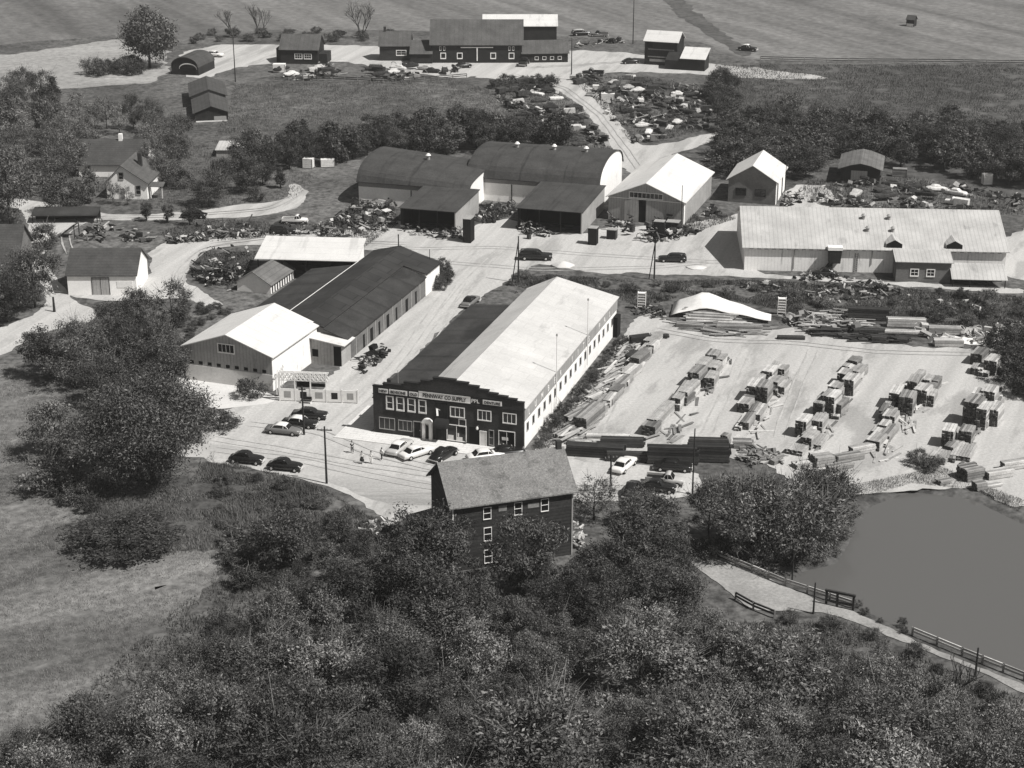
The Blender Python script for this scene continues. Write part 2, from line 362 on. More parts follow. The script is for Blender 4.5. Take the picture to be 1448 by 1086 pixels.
sheet('hillside_pasture', [(-1500, -120), (2900, -120), (2900, 86), (1448, 90), (1060, 86), (1030, 78), (990, 60), (800, 52), (600, 44), (420, 40), (250, 56), (180, 48), (0, 62), (-1500, 90)], 'field_far', 'wide grey pasture rising behind the farm', 1.5, 0, 6)
sheet('dark_meadow', [(1010, 92), (1448, 92), (1800, 95), (1800, 330), (1448, 290), (1300, 250), (1120, 220), (1010, 180)], 'field_dark', 'dark meadow behind the tree belt', 1.5, 1, 3)
sheet('stubble_field', [(-300, 84), (0, 80), (90, 66), (180, 53), (235, 62), (240, 116), (130, 122), (60, 130), (0, 136), (-300, 150)], 'field_pale', 'pale stubble field left of the farm', 1, 1, 2)
sheet('meadow_field', [(-200, 500), (0, 512), (45, 535), (110, 560), (135, 640), (115, 740), (200, 790), (330, 775), (300, 830), (225, 890), (160, 965), (60, 1030), (-100, 1070), (-400, 900)], 'field', 'sloping mown field at the lower left', .8)
sheet('field_path', [(196, 842), (225, 822), (262, 802), (290, 793), (262, 812), (228, 832)], 'path', 'faint pale path across the mown field', 1.0)
sheet('farm_yard', [(250, 75), (300, 64), (395, 62), (600, 66), (800, 70), (900, 76), (1010, 92), (1080, 97), (1150, 106), (1180, 112), (1110, 113), (1010, 106), (870, 100), (800, 112), (720, 104), (640, 112), (560, 100), (470, 84), (340, 92), (290, 112), (252, 108)], 'gravel', 'bare farmyard in front of the barn', .9, 1, 1.5)
sheet('hill_road', [(660, 108), (720, 92), (800, 98), (850, 135), (872, 168), (892, 196), (915, 208), (970, 197), (1030, 182), (1036, 188), (985, 208), (940, 222), (950, 250), (890, 250), (866, 215), (850, 184), (822, 150), (780, 122), (720, 114)], 'gravel', 'pale dirt road climbing the hill to the barn', .4)
sheet('house_drive', [(300, 296), (330, 289), (390, 286), (413, 276), (405, 266), (412, 259), (430, 264), (436, 274), (424, 290), (398, 303), (330, 308), (210, 312), (110, 312), (60, 350), (70, 380), (110, 430), (135, 440), (140, 452), (60, 470), (0, 505), (-80, 520), (-80, 480), (40, 455), (70, 420), (40, 372), (40, 300), (0, 290), (0, 280), (60, 284), (130, 302), (210, 304)], 'gravel', 'curving drive past the white house', .35)
sheet('barn_lane', [(212, 345), (300, 340), (440, 322), (560, 330), (560, 345), (480, 345), (370, 345), (290, 352), (268, 372), (262, 396), (285, 412), (322, 430), (300, 436), (255, 420), (215, 425), (140, 425), (95, 420), (100, 405), (210, 400)], 'gravel', 'gravel lane beside the white barn', .4)
sheet('gravel_yard', [(470, 352), (520, 330), (560, 308), (575, 325), (655, 330), (680, 315), (730, 308), (735, 328), (830, 333), (860, 320), (900, 322), (1012, 312), (1052, 300), (1110, 300), (1110, 262), (1175, 262), (1180, 290), (1140, 310), (1060, 350), (1056, 386), (1160, 392), (1260, 398), (1448, 408), (1448, 418), (1250, 402), (1060, 392), (930, 386), (850, 388), (790, 378), (752, 372), (720, 395), (680, 420), (640, 450), (600, 490), (560, 530), (530, 560), (480, 566), (440, 566), (470, 530), (500, 500), (560, 450), (615, 405), (618, 372), (570, 355)], 'gravel', 'wide pale gravel yard between the sheds', .5)
sheet('shed_apron', [(1415, 310), (1700, 316), (1700, 420), (1418, 412)], 'dirt', 'bare ground at the end of the long shed', .5)
sheet('forecourt', [(285, 590), (350, 572), (392, 560), (480, 560), (535, 540), (545, 600), (530, 616), (660, 634), (745, 640), (880, 655), (985, 664), (1000, 690), (960, 706), (860, 712), (800, 700), (640, 740), (590, 742), (540, 735), (505, 706), (460, 688), (400, 672), (330, 658), (280, 652)], 'gravel', 'pale forecourt and verge in front of the store', .35)
sheet('road', [(240, 628), (300, 628), (400, 640), (500, 660), (600, 682), (700, 690), (830, 690), (960, 688), (960, 700), (840, 708), (700, 716), (590, 722), (540, 712), (460, 680), (400, 664), (330, 650), (240, 645)], 'road', 'worn road running past the store', .3)
sheet('sand_apron', [(240, 528), (266, 530), (330, 546), (392, 556), (385, 572), (345, 574), (300, 578), (262, 566)], 'sand', 'white sand apron below the gabled shed', .3)
sheet('pasture_ditch', [(930, -20), (955, -20), (975, 10), (1010, 38), (1050, 64), (1066, 78), (1048, 80), (1020, 62), (980, 36), (945, 10)], 'field_dark', 'dark ditch line running down the far pasture', .8, 1, 2)
sheet('pasture_edge', [(1000, 82), (1120, 86), (1448, 88), (1900, 90), (1900, 95), (1448, 93), (1120, 91), (1000, 87)], 'grass', 'dark boundary strip below the far pasture', .8, 0, 2)
sheet('lumber_yard', [(745, 642), (775, 600), (815, 555), (860, 505), (884, 470), (905, 440), (950, 452), (1090, 468), (1130, 462), (1190, 482), (1350, 494), (1405, 490), (1500, 500), (1700, 560), (1700, 715), (1448, 726), (1395, 694), (1345, 690), (1230, 700), (1150, 707), (1100, 660), (1030, 645), (985, 656), (870, 655), (800, 650)], 'dirt', 'pale bare earth of the lumber yard', .6)
sheet('dam_road', [(975, 786), (1010, 786), (1100, 828), (1200, 864), (1290, 905), (1448, 968), (1600, 1040), (1600, 1052), (1448, 977), (1290, 913), (1200, 873), (1150, 866), (1100, 864), (1060, 864), (1030, 838), (985, 806)], 'dam_dirt', 'narrow road along the pond dam', .3)
# wheel tracks worn into the bare ground
def tracks(name, px, label, gauge=1.5, w=.4, m='track'):
    _k[0] += 1; P = [Vector(G(*p) + (0,)) for p in px]; L = []
    for a, b in zip(P, P[1:]):
        n = max(2, int((b - a).length / 1.2)); L += [a.lerp(b, i / n) for i in range(n)]
    L.append(P[-1])
    for _ in range(3): L = [L[0]] + [(L[i - 1] + L[i] * 2 + L[i + 1]) / 4 for i in range(1, len(L) - 1)] + [L[-1]]
    v = []; f = []
    for sgn in (-1, 1):
        b0 = len(v)
        for i, p in enumerate(L):
            d = (L[min(i + 1, len(L) - 1)] - L[max(i - 1, 0)]).normalized(); nr = Vector((-d.y, d.x, 0)); q = p + nr * (sgn * gauge / 2 + .25 * mnoise.noise(p * .12)); ww = w * (.5 + .5 * abs(mnoise.noise(p * .3 + Vector((sgn, 0, 0)))) * 2) * min(1, (i + .3) / 3, (len(L) - 1 - i + .3) / 3)
            v += [tuple(q + nr * ww / 2)[:2] + (.004 * _k[0],), tuple(q - nr * ww / 2)[:2] + (.004 * _k[0],)]
        for i in range(len(L) - 1): a = b0 + i * 2; f.append((a, a + 1, a + 3, a + 2))
    mb = MB(); mb.v = v; mb.f = f; o = mb.build(name, m); tag(o, label, kind='structure')
    for p in o.data.polygons:
        if p.normal.z < 0: o.data.flip_normals(); break
for i, pl in enumerate(([(640, 400), (600, 460), (560, 515), (520, 560), (470, 600)], [(665, 400), (640, 440), (570, 530), (545, 590)], [(500, 348), (600, 352), (700, 350), (860, 362), (1040, 372)], [(520, 352), (640, 372), (760, 382), (930, 378), (1048, 366)], [(720, 345), (690, 370), (660, 400), (620, 450)], [(300, 620), (400, 636), (520, 658), (640, 676), (760, 690), (900, 690)], [(300, 636), (420, 650), (540, 676), (650, 696), (780, 702), (930, 696)], [(350, 600), (450, 610), (520, 640), (620, 664)], [(850, 352), (900, 300), (905, 240), (880, 205), (850, 165), (800, 125), (720, 104)], [(740, 96), (820, 92), (900, 86), (1000, 92)], [(900, 475), (880, 540), (850, 600), (835, 640)], [(1060, 490), (1020, 570), (985, 640)], [(1150, 495), (1130, 540), (1100, 620)], [(920, 465), (1010, 482), (1120, 485), (1240, 498), (1380, 502)], [(300, 346), (400, 334), (500, 342), (580, 345)], [(100, 360), (90, 330), (130, 308), (250, 306), (380, 296), (420, 276)], [(245, 415), (258, 380), (290, 352), (340, 346)])):
    tracks('tyre_tracks', pl, 'worn tyre tracks pressed into the pale ground', m='track')
# pavement with a kerb in front of the store
a = Vector(G(529, 611.8)); b = Vector(G(741.5, 638.3)); d = (b - a); ang = math.atan2(d.y, d.x)
pv = thing('pavement', 'raised concrete pavement along the store front', 'pavement', (a.x, a.y, 0), ang); pv['kind'] = 'structure'; del pv['category']
pm = MB().box(-4.6, -3.3, .0, 22.6, -.02, .13); pm.box(-4.6, -.02, 0, -.5, 9, .129); pm.build('pavement_slab', 'pave', pv)
MB().box(-4.7, -3.48, 0, 22.6, -3.3, .15).build('kerb', 'concrete', pv)

# ------------------------------------------------------------------ the store
root, W = site('store', 'two storey dark brick store with stepped parapet, painted signs and long white roof', 'store', (529, 611.8), (741.5, 638.3))
steps = [(0, 1.5, 7.0), (1.5, 4.6, 7.5), (4.6, 7.1, 8.05), (7.1, 8.9, 8.6), (8.9, 12.2, 9.2), (12.2, 14, 8.95), (14, 15.5, 8.6), (15.5, 16.9, 8.2), (16.9, 18.2, 7.85), (18.2, 19.6, 7.6), (19.6, 20.9, 7.35), (20.9, 21.9, 7.0)]
pr = [(0, 0)] + [(21.9, 0)] + [p for s in reversed(steps) for p in ((s[1], s[2]), (s[0], s[2]))]
MB().prism(pr, 0, .45).build('facade', 'brick', root)
cap = MB()
for x0, x1, z in steps: cap.box(x0 - .04, -.06, z + .003, x1 + .04, .52, z + .12)
cap.build('parapet_coping', 'brick_trim', root)
cb = MB().box(-.03, -.12, 5.86, 21.93, 0, 5.98).box(-.03, -.1, 7.12, 20.9, -.001, 7.2); cb.build('cornice', 'brick_trim', root)
MB().prism([(6.6, 0), (21.75, 0), (21.75, 6.0), (11.6, 8.35), (6.6, 5.9)], .45, 51).build('hall_wall', 'white_wall', root)
MB().slab([(6.55, 5.95), (11.6, 8.38), (22.05, 5.98)], .12, .46, 51.4).build('white_roof', 'white_roof_panels', root)
MB().prism([(.05, 0), (6.6, 0), (6.6, 5.6), (.05, 5.0)], .45, 43).build('side_wall', 'dark_siding', root)
MB().slab([(-.35, 5.0), (6.56, 5.66)], .12, .46, 43.3).build('dark_roof', 'tar_roof', root)
MB().box(21.76, .5, 4.15, 21.9, 50.9, 5.9).build('wall_band', 'grey_band', root)
for i, ch in enumerate('LUMBER*IITS.PAL'):
    if ch not in '*.': text_mesh(root, ch, 'right', 21.9, 2.5 + i * 3.1, 4.5, .95, 'white_paint', name='letter', n=.02)
for i in range(18): window(root, 'right', 21.75, 2.2 + i * 2.7, 2.25, .75, 1.15, 1, 1, 'grey_paint', fw=.06)
ud = MB().box(21.76, 48.8, 0, 22.5, 50.9, 3.4); ud.build('loading_bay', 'opening', root)
for x, w, z0, z1 in ((2.5, .8, 4.0, 5.7), (4.05, .85, 3.98, 5.75), (5.7, .85, 4, 5.75), (7.3, .85, 4, 5.7)): window(root, 'front', 0, x, z0, w, z1 - z0, 1, 2, fw=.17)
for x, w in ((12.4, 1.9), (16.3, 1.75), (19.9, 1.75)): window(root, 'front', 0, x, 3.95, w, 1.3, 3, 1, fw=.12)
MB().box(9.2, -.07, 3.4, 11, -.001, 5.6).build('boarded_panel', 'dark_board', root)
window(root, 'front', 0, 2.0, .85, 2.2, 1.6, 3, 1, 'grey_paint', fw=.08); window(root, 'front', 0, 4.7, .95, 1.9, 1.4, 3, 1, 'grey_paint', fw=.08)
door(root, 'front', 0, 6.5, 1.0, 2.3, 'dark_board', .13, 'grey_paint')
# white arched entrance
en = MB(); en.box(7.35, -.5, .13, 7.75, 0, 2.7); en.box(8.35, -.5, .13, 8.75, 0, 2.7)
arch = [(8.05 + math.cos(t) * .74, 2.68 + math.sin(t) * .55) for t in [math.pi * i / 10 for i in range(11)]]
en.prism([(7.3, 2.55)] + [(8.8, 2.55)] + arch, -.55, 0); ent = en.build('entrance_surround', 'white_paint', root); door(ent, 'front', .06, 8.05, .6, 2.0, 'dark_board', .15, handle=True)
MB().box(9.2, -.06, .13, 10.7, 0, 2.25).build('boarded_panel', 'dark_board', root)
aw = MB(); ap = [(-1.3 + 1.3 * (1 - math.cos(t)), 2.35 + 1.1 * math.sin(t)) for t in [math.pi / 2 * i / 6 for i in range(7)]]
aw.prism(ap + [(0, 2.35)], 9.3, 11.2, 'x').build('awning', 'brick_trim', root)
def shopwin(x0, x1, z0, z1, nx):
    fr = window(root, 'front', 0, (x0 + x1) / 2, z0, x1 - x0, z1 - z0, nx, 1, 'white_paint', fw=.09, name='display_window'); return fr
f = shopwin(10.9, 13.6, .4, 2.6, 2); MB().box(11.0, -.05, .42, 11.8, -.03, 1.1).build('display_board', 'white_paint', f); MB().box(12.3, -.05, .42, 13.1, -.03, .95).build('display_board', 'white_paint', f); MB().box(12.4, -.05, 1.0, 12.6, -.03, 1.5).build('display_figure', 'white_paint', f)
window(root, 'front', .06, 13.1, 2.65, .9, .9, 1, 1)
panel(root, 'doorway', 'front', 0, 14.1, 15.5, .14, 2.7, 'opening', .03)
door(root, 'front', 0, 16.1, .85, 2.05, 'white_paint', .13); window(root, 'front', 0, 17.3, .4, .6, 2.1, 1, 2, 'grey_paint', fw=.07)
f = shopwin(18.4, 20.6, .35, 2.6, 2)
for i in range(9): MB().box(18.5 + i * .23, -.05, .37, 18.66 + i * .23, -.03, .5 + .5 * random.random()).build('display_item', 'white_paint', f)
MB().box(18.8, -.05, 1.3, 19.7, -.03, 1.75).build('price_card', 'white_paint', f)
def sign(x0, x1, z0, z1, txt, board='white_paint', ink='black_letter', border=None):
    s = MB().box(x0, -.1, z0, x1, .01, z1).build('sign_board', board, root)
    if border: MB().box(x0, -.13, z0, x1, -.099, z0 + .12).box(x0, -.13, z1 - .06, x1, -.099, z1).build('sign_border', border, s)
    text_mesh(s, txt, 'front', -.1, (x0 + x1) / 2, z0 + (z1 - z0) * .2, (z1 - z0) * .6, ink, (x1 - x0) * .84, n=.02)
sign(.9, 2.25, 6.15, 6.8, 'NEW'); sign(2.45, 5.1, 6.15, 6.85, 'BEVECINE'); sign(5.4, 6.7, 6.15, 6.85, 'OLD')
sign(6.8, 14.3, 6.1, 7.08, 'PENNWAY CO SUPPLY', 'white_paint', 'black_letter', 'white_paint')
text_mesh(root, 'PPL', 'front', 0, 15, 6.3, .55, 'white_paint', 1.15); sign(16.1, 18.8, 6.25, 6.9, 'DENTURE')
lamp = MB().tube((15.4, -.02, 2.95), (15.4, -.5, 3.0), .03).build('wall_lamp', 'grey_paint', root)
lb = MB(); lb.loft([[(15.4 + math.cos(a) * r, -.5 + math.sin(a) * r, z) for a in [2 * math.pi * i / 8 for i in range(8)]] for r, z in ((.02, 2.5), (.16, 2.62), (.19, 2.8), (.1, 3.0))]); lb.build('lamp_globe', 'white_paint', lamp)
fp = MB().tube((9.9, -.02, 4.6), (9.6, -.9, 5.2), .03).build('flag_pole', 'white_pole', root); MB().quad((9.75, -.5, 4.9), (9.6, -.85, 5.1), (9.65, -.8, 4.0), (9.8, -.45, 3.9)).quad((9.8, -.45, 3.9), (9.65, -.8, 4.0), (9.67, -.8, 4.03), (9.82, -.45, 3.93)).build('flag', 'white_paint', fp)
for y in (15.2, 32): mp = MB().tube((22.1, y, 1.2), (22.1, y, 11.6), .09, .06).build('mast', 'white_pole', root); MB().tube((22.1, y, 11.6), (22.1, y, 11.9), .16, .12).build('finial', 'grey_paint', mp)
MB().bar((7.6, 4, 6.6), (10, 24, 7.62), .09, .1).build('roof_ridge_cap', 'grey_paint', root)
MB().tube((3.2, 1.5, 5.3), (3.2, 1.5, 9.2), .035).build('aerial', 'grey_paint', root)
MB().box(.5, 4, 5.1, 1.1, 4.6, 6.6).build('chimney', 'brick', root)

# ------------------------------------------------------------------ white-gabled shed left of the store
def siteR(name, label, cat, pr, W, deg, z=0):
    a = Vector(G(pr[0], pr[1], z)); t = math.radians(deg)
    return thing(name, label, cat, (a.x - W * math.cos(t), a.y - W * math.sin(t), 0), t)
def local(root, px, z=0):
    x, y = G(px[0], px[1], z); dx = x - root.location.x; dy = y - root.location.y; t = root.rotation_euler.z
    return dx * math.cos(t) + dy * math.sin(t), -dx * math.sin(t) + dy * math.cos(t)
root = siteR('gabled_shed', 'grey gabled shed with white roof and a row of small openings near the display fence', 'shed', (386.4, 553), 14.6, -20)
w, r = gable_x(root, 14.6, 15, 5.45, 8.0, .45, .14, 'grey_wall', 'white_roof')
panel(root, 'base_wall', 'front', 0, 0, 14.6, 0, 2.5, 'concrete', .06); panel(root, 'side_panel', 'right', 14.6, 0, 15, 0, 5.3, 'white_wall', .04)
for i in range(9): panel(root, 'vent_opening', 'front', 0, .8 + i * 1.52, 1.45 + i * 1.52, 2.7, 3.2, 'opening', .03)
f = window(root, 'front', 0, 7.1, 5.2, 2.6, 1.2, 4, 1, fw=.14)
# ------------------------------------------------------------------ long tarred workshop
t = math.radians(-18); root = thing('long_workshop', 'long low workshop under dark tarred roofs behind the gabled shed', 'workshop', (-37.5, 259.2, 0), t)
MB().prism([(.1, 0), (12.1, 0), (12.1, 3.5), (8.2, 4.9), (4.7, 6.2), (.1, 4.9)], 2, 36).build('wall', 'block_wall', root)
MB().slab([(-.3, 4.95), (4.7, 6.25), (8.25, 5.1)], .12, 1.8, 43.3).build('main_roof', 'tar_roof_patch', root)
MB().slab([(8.26, 4.9), (12.5, 3.45)], .12, 1.6, 35.6).build('lean_to_roof', 'tar_roof', root)
MB().prism([(.1, 0), (12.1, 0), (12.1, 4.0), (8.2, 4.9), (4.7, 6.2), (.1, 4.9)], 36.01, 43).build('rear_wall', 'shed_wall', root)
MB().slab([(8.26, 5.1), (12.5, 3.95)], .12, 35.65, 43.3).build('rear_roof', 'tar_roof_patch', root)
MB().prism([(-8, 0), (.08, 0), (.08, 4.9), (-8, 3.4)], 3, 34).build('side_wall', 'block_wall', root)
MB().slab([(-8.4, 3.4), (-.32, 4.9)], .12, 2.8, 34.2).build('side_roof', 'tar_roof', root)
MB().box(-.31, 2, 5.08, -.2, 36, 5.14).build('roof_flashing', 'white_paint', root)
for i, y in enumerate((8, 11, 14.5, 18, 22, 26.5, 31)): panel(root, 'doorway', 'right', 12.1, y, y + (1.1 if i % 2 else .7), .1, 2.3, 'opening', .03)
for y in (5, 9.5, 13, 16.5, 20.5, 24.5, 29, 33): panel(root, 'pilaster', 'right', 12.1, y, y + .22, 0, 3.3, 'grey_paint', .07)
MB().tube((4.7, 42.5, 6.2), (4.7, 42.5, 8.6), .1).build('vent_pipe', 'dark_board', root); MB().tube((10.5, 42.5, 4.4), (10.5, 42.5, 6.4), .06).build('vent_pipe', 'dark_board', root)
root = siteR('annexe', 'small pale roofed annexe between the gabled shed and the workshop', 'annexe', (487, 519), 6.6, -18)
MB().prism([(0, 0), (6.2, 0), (6.2, 3.5), (0, 4.3)], 0, 3.6).build('wall', 'grey_wall', root)
MB().slab([(-.3, 4.36), (6.9, 3.45)], .12, -.4, 3.9).build('roof', 'concrete', root)
panel(root, 'window_opening', 'front', 0, 1.3, 2.3, 1.2, 2.4, 'opening', .03); panel(root, 'doorway', 'front', 0, 4.9, 6.15, .05, 3.2, 'opening', .03)
# open shed with white roof
root, W = site('open_shed', 'open fronted shed with a big sloping white roof', 'shed', (365, 394), (506, 398))
W = 17.6; p = MB()
MB().slab([(-.4, 3.7), (9.4, 5.1)], .12, -.4, W + .4, 'x').build('roof', 'white_roof', root)
MB().box(0, 8.7, 0, W, 8.9, 4.9).build('back_wall', 'dark_board', root)
MB().prism([(0, 0), (8.7, 0), (8.7, 4.9), (0, 3.65)], W - .15, W, 'x').build('end_wall', 'white_wall', root)
for i in range(5): MB().box(i * 4.3, .1, 0, i * 4.3 + .2, .3, 3.7).build('post', 'pole_wood', root)
# small striped shed
root = siteR('small_shed', 'small weathered gabled shed with striped side boards', 'shed', (383, 416), 6.4, -18)
gable_x(root, 6.4, 9.6, 1.7, 3.7, .3, .1, 'white_wall', 'mid_roof')
for i in range(9): panel(root, 'side_board', 'right', 6.4, .5 + i, .95 + i, .05, 1.6, 'dark_board', .04)

# ------------------------------------------------------------------ two arched roof sheds with lean-tos
def arched(name, label, wx, wy, L, D, h, hp, white_to, hp2=None):
    root = thing(name, label, 'shed', (wx, wy, 0), math.radians(-16))
    n = 14; R = [(D / 2 - D / 2 * math.cos(math.pi * i / n), h + (hp - h) * math.sin(math.pi * i / n) ** .8) for i in range(n + 1)]
    hp2 = hp2 or hp; R2 = [(y, h + (z - h) * (hp2 - h) / (hp - h)) for y, z in R]
    w = MB(); w.loft([[(x, y, z) for y, z in [(0, 0), (D, 0)] + list(reversed(q))] for x, q in ((0, R), (L, R2))]); w.build('wall', 'white_wall', root)
    l0 = [(-.5, h - .25)] + R[1:-1] + [(D + .5, h - .25)]; l1 = [(-.5, h - .25)] + R2[1:-1] + [(D + .5, h - .25)]; m = MB()
    for i in range(len(l0) - 1):
        a, b, c, d = l0[i], l0[i + 1], l1[i], l1[i + 1]
        m.loft([[(x, p[0], p[1]), (x, q[0], q[1]), (x, q[0], q[1] + .14), (x, p[0], p[1] + .14)] for x, p, q in ((-.3, a, b), (L + .25, c, d))])
    o = m.build('arched_roof', 'quonset_roof', root); o.location.z = .02
    panel(root, 'eave_board', 'front', 0, 0, L, h - 1.15, h - .28, 'grey_band', .05)
    for x in white_to: panel(root, 'door_track_post', 'front', 0, x, x + .18, 0, h - 1.2, 'dark_board', .1)
    return root
def leanto(root, pl, pr, h, hb, label=None):
    xl, yl = local(root, pl); xr, yr = local(root, pr); y0 = (yl + yr) / 2
    r = MB().slab([(y0 - .5, h), (-.06, hb)], .12, xl - .3, xr + .3, 'x').build('lean_to_roof', 'quonset_roof', root)
    MB().prism([(y0, 0), (-.06, 0), (-.06, hb - .03), (y0, h + .02)], xr - .2, xr, 'x').build('lean_to_wall', 'grey_wall', root)
    MB().prism([(y0, 0), (-.06, 0), (-.06, hb - .03), (y0, h + .02)], xl, xl + .2, 'x').build('lean_to_wall', 'dark_board', root)
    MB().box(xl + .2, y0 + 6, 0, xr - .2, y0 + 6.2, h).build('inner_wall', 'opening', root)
    for t in (.03, .33, .66): x = xl + (xr - xl) * t; MB().box(x, y0 + .05, 0, x + .16, y0 + .22, h).build('post', 'dark_board', root)
    return xl, xr, y0
q1 = arched('arched_shed', 'shorter of the two dark arched roof sheds, with an open lean-to', -31.2, 350.0, 23.6, 21, 4.9, 8.6, (11.2, 12.6), 6.1)
leanto(q1, (566, 325), (645, 330), 4.35, 4.85)
q2 = arched('arched_shed', 'longer dark arched roof shed next to the white gabled warehouse', -9.0, 354.0, 27.6, 21, 4.9, 8.8, (9.2,))
leanto(q2, (731, 325), (823, 331), 4.35, 4.85)
def vent(root, x, y, z, s=1, m='white_paint'):
    v = MB().tube((x, y, z), (x, y, z + .9 * s), .38 * s, n=8).build('roof_vent', 'grey_paint', root)
    MB().tube((x, y, z + .9 * s), (x, y, z + 1.3 * s), .6 * s, .25 * s, n=8).build('vent_cap', m, v)
vent(q1, 11.5, 10.5, 7.55); vent(q2, 7.5, 10.5, 8.8); vent(q2, 15.5, 10.5, 8.8); vent(q2, 22.3, 10.5, 8.8)
# white gabled warehouse
root = siteR('gabled_warehouse', 'large warehouse with white gabled roof and tall sliding doors', 'warehouse', (966, 320), 15.2, -18.5)
gable_x(root, 15.2, 25, 4.85, 8.0, .5, .14, 'grey_wall', 'white_roof', ridge=7.6)
f = window(root, 'front', 0, 7.6, 5.0, 6.6, 1.0, 8, 1, fw=.12)
panel(root, 'sliding_door', 'front', 0, 3.3, 6.1, .1, 4.5, 'grey_wall', .14); panel(root, 'doorway', 'front', 0, 6.2, 7.6, .1, 4.6, 'opening', .03); panel(root, 'sliding_door', 'front', 0, 7.7, 11.2, .1, 4.5, 'grey_wall', .14)
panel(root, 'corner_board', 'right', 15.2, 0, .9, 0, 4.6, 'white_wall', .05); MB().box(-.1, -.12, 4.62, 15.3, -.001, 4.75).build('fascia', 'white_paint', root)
# small building with bright gabled roof
root, W = site('small_workshop', 'small grey workshop with bright white gabled roof right of the warehouse', 'workshop', (1029, 285), (1096, 290))
gable_x(root, W, 13, 4.9, 7.9, .5, .12, 'block_wall', 'white_roof')
for x in (2.6, 6.6): window(root, 'front', 0, x, 1.6, 2.1, 1.4, 2, 2, 'brick_trim', fw=.06)
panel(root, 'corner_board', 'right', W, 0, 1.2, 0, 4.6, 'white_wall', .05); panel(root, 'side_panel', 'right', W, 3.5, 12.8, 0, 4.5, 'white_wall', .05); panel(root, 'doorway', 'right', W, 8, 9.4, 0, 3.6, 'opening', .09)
# long metal shed
root = thing('long_shed', 'long whitewashed shed with ribbed pale metal roof and roof vents', 'shed', G(1052, 382) + (0,), math.radians(-3.6))
gable_y(root, 46.2, 23.5, 4.4, 8.6, .5, .14, 'shed_wall', 'metal_roof')
sl = (8.6 - 4.4) / 11.75
for x, y in ((21.8, 8.5), (26.4, 8.5), (22.2, 4.9), (26.7, 4.9)): vent(root, x, y, 4.4 + sl * y, .85, 'grey_paint')
for x in (25.0, 35.6):   # roof hatches with a black five-sided front
    dm = MB().prism([(x, 4.55), (x + 2.9, 4.55), (x + 2.9, 5.3), (x + 1.5, 6.1), (x, 5.3)], .2, 4).build('dormer', 'metal_roof', root)
    MB().prism([(x + .06, 4.6), (x + 2.84, 4.6), (x + 2.84, 5.28), (x + 1.5, 6.03), (x + .06, 5.28)], .16, .22).build('dormer_black_front', 'opening', dm)
eo = MB()
for i in range(34): eo.box(.8 + i * 1.33, -.03, 4.0, 1.5 + i * 1.33, .02, 4.22)
eo.build('eave_gap', 'opening', root)
hp = MB().prism([(14.9, 2.0), (16.9, 2.0), (17.1, 4.4), (14.7, 4.4)], -1.5, 0).build('hopper', 'dark_board', root); MB().box(14.6, -1.6, 4.42, 17.2, -.01, 5.0).build('hopper_hood', 'white_wall', hp)
MB().prism([(14.2, 0), (15.6, 0), (15.6, 2.6), (14.2, .6)], -1.3, -.01).build('loading_chute', 'dark_board', root)
ld = MB()
for x in (19.6, 20.1): ld.box(x, -.12, .05, x + .06, -.04, 3.6)
for i in range(9): ld.box(19.6, -.1, .35 + i * .38, 20.14, -.06, .4 + i * .38)
ld.build('ladder', 'dark_board', root); MB().tube((22.6, -.1, 1.5), (22.6, -.1, 4.2), .07).build('downpipe', 'grey_paint', root); MB().tube((8.8, -.1, .4), (8.8, -.1, 4.2), .07).build('downpipe', 'grey_paint', root)
root, W = site('hut', 'small hut with two windows built against the long shed', 'hut', (1266, 398), (1343, 400))
MB().prism([(0, 0), (4.6, 0), (4.6, 4.4), (0, 3.7)], 0, 9.5, 'x').build('wall', 'block_wall', root); MB().slab([(-.4, 3.66), (4.7, 4.5)], .12, -.3, 9.8, 'x').build('roof', 'metal_roof', root)
for x in (3.2, 6.0): window(root, 'front', 0, x, 1.2, 1.2, 1.1, 2, 2, fw=.16)
root, W = site('low_shed', 'low open shed with bright metal roof at the right end of the long shed', 'shed', (1346, 406), (1421, 408))
MB().slab([(-.4, 1.5), (2.0, 2.5), (4.6, 3.0)], .1, -.2, 9.4, 'x').build('roof', 'metal_roof', root); MB().box(0, 3.9, 0, 9.2, 4.1, 2.8).build('back_wall', 'dark_board', root)
for i in range(4): MB().box(i * 3, 0, 0, i * 3 + .15, .15, 1.55).build('post', 'dark_board', root)
# dark shed among the trees
root = siteR('wooded_shed', 'dark shed with weathered curved roof beside the tree belt', 'shed', (1243, 262), 8.2, -13)
MB().prism([(0, 0), (8.2, 0), (8.2, 3.3), (4.1, 4.5), (0, 3.3)], 0, 12.5).build('wall', 'dark_board', root); MB().slab([(-.6, 3.2), (2.1, 4.15), (4.1, 4.55), (6.1, 4.15), (8.8, 3.2)], .1, -.7, 13).build('roof', 'mid_roof', root)
panel(root, 'sliding_door', 'front', 0, 2.2, 5.6, .05, 2.9, 'grey_wall', .08)

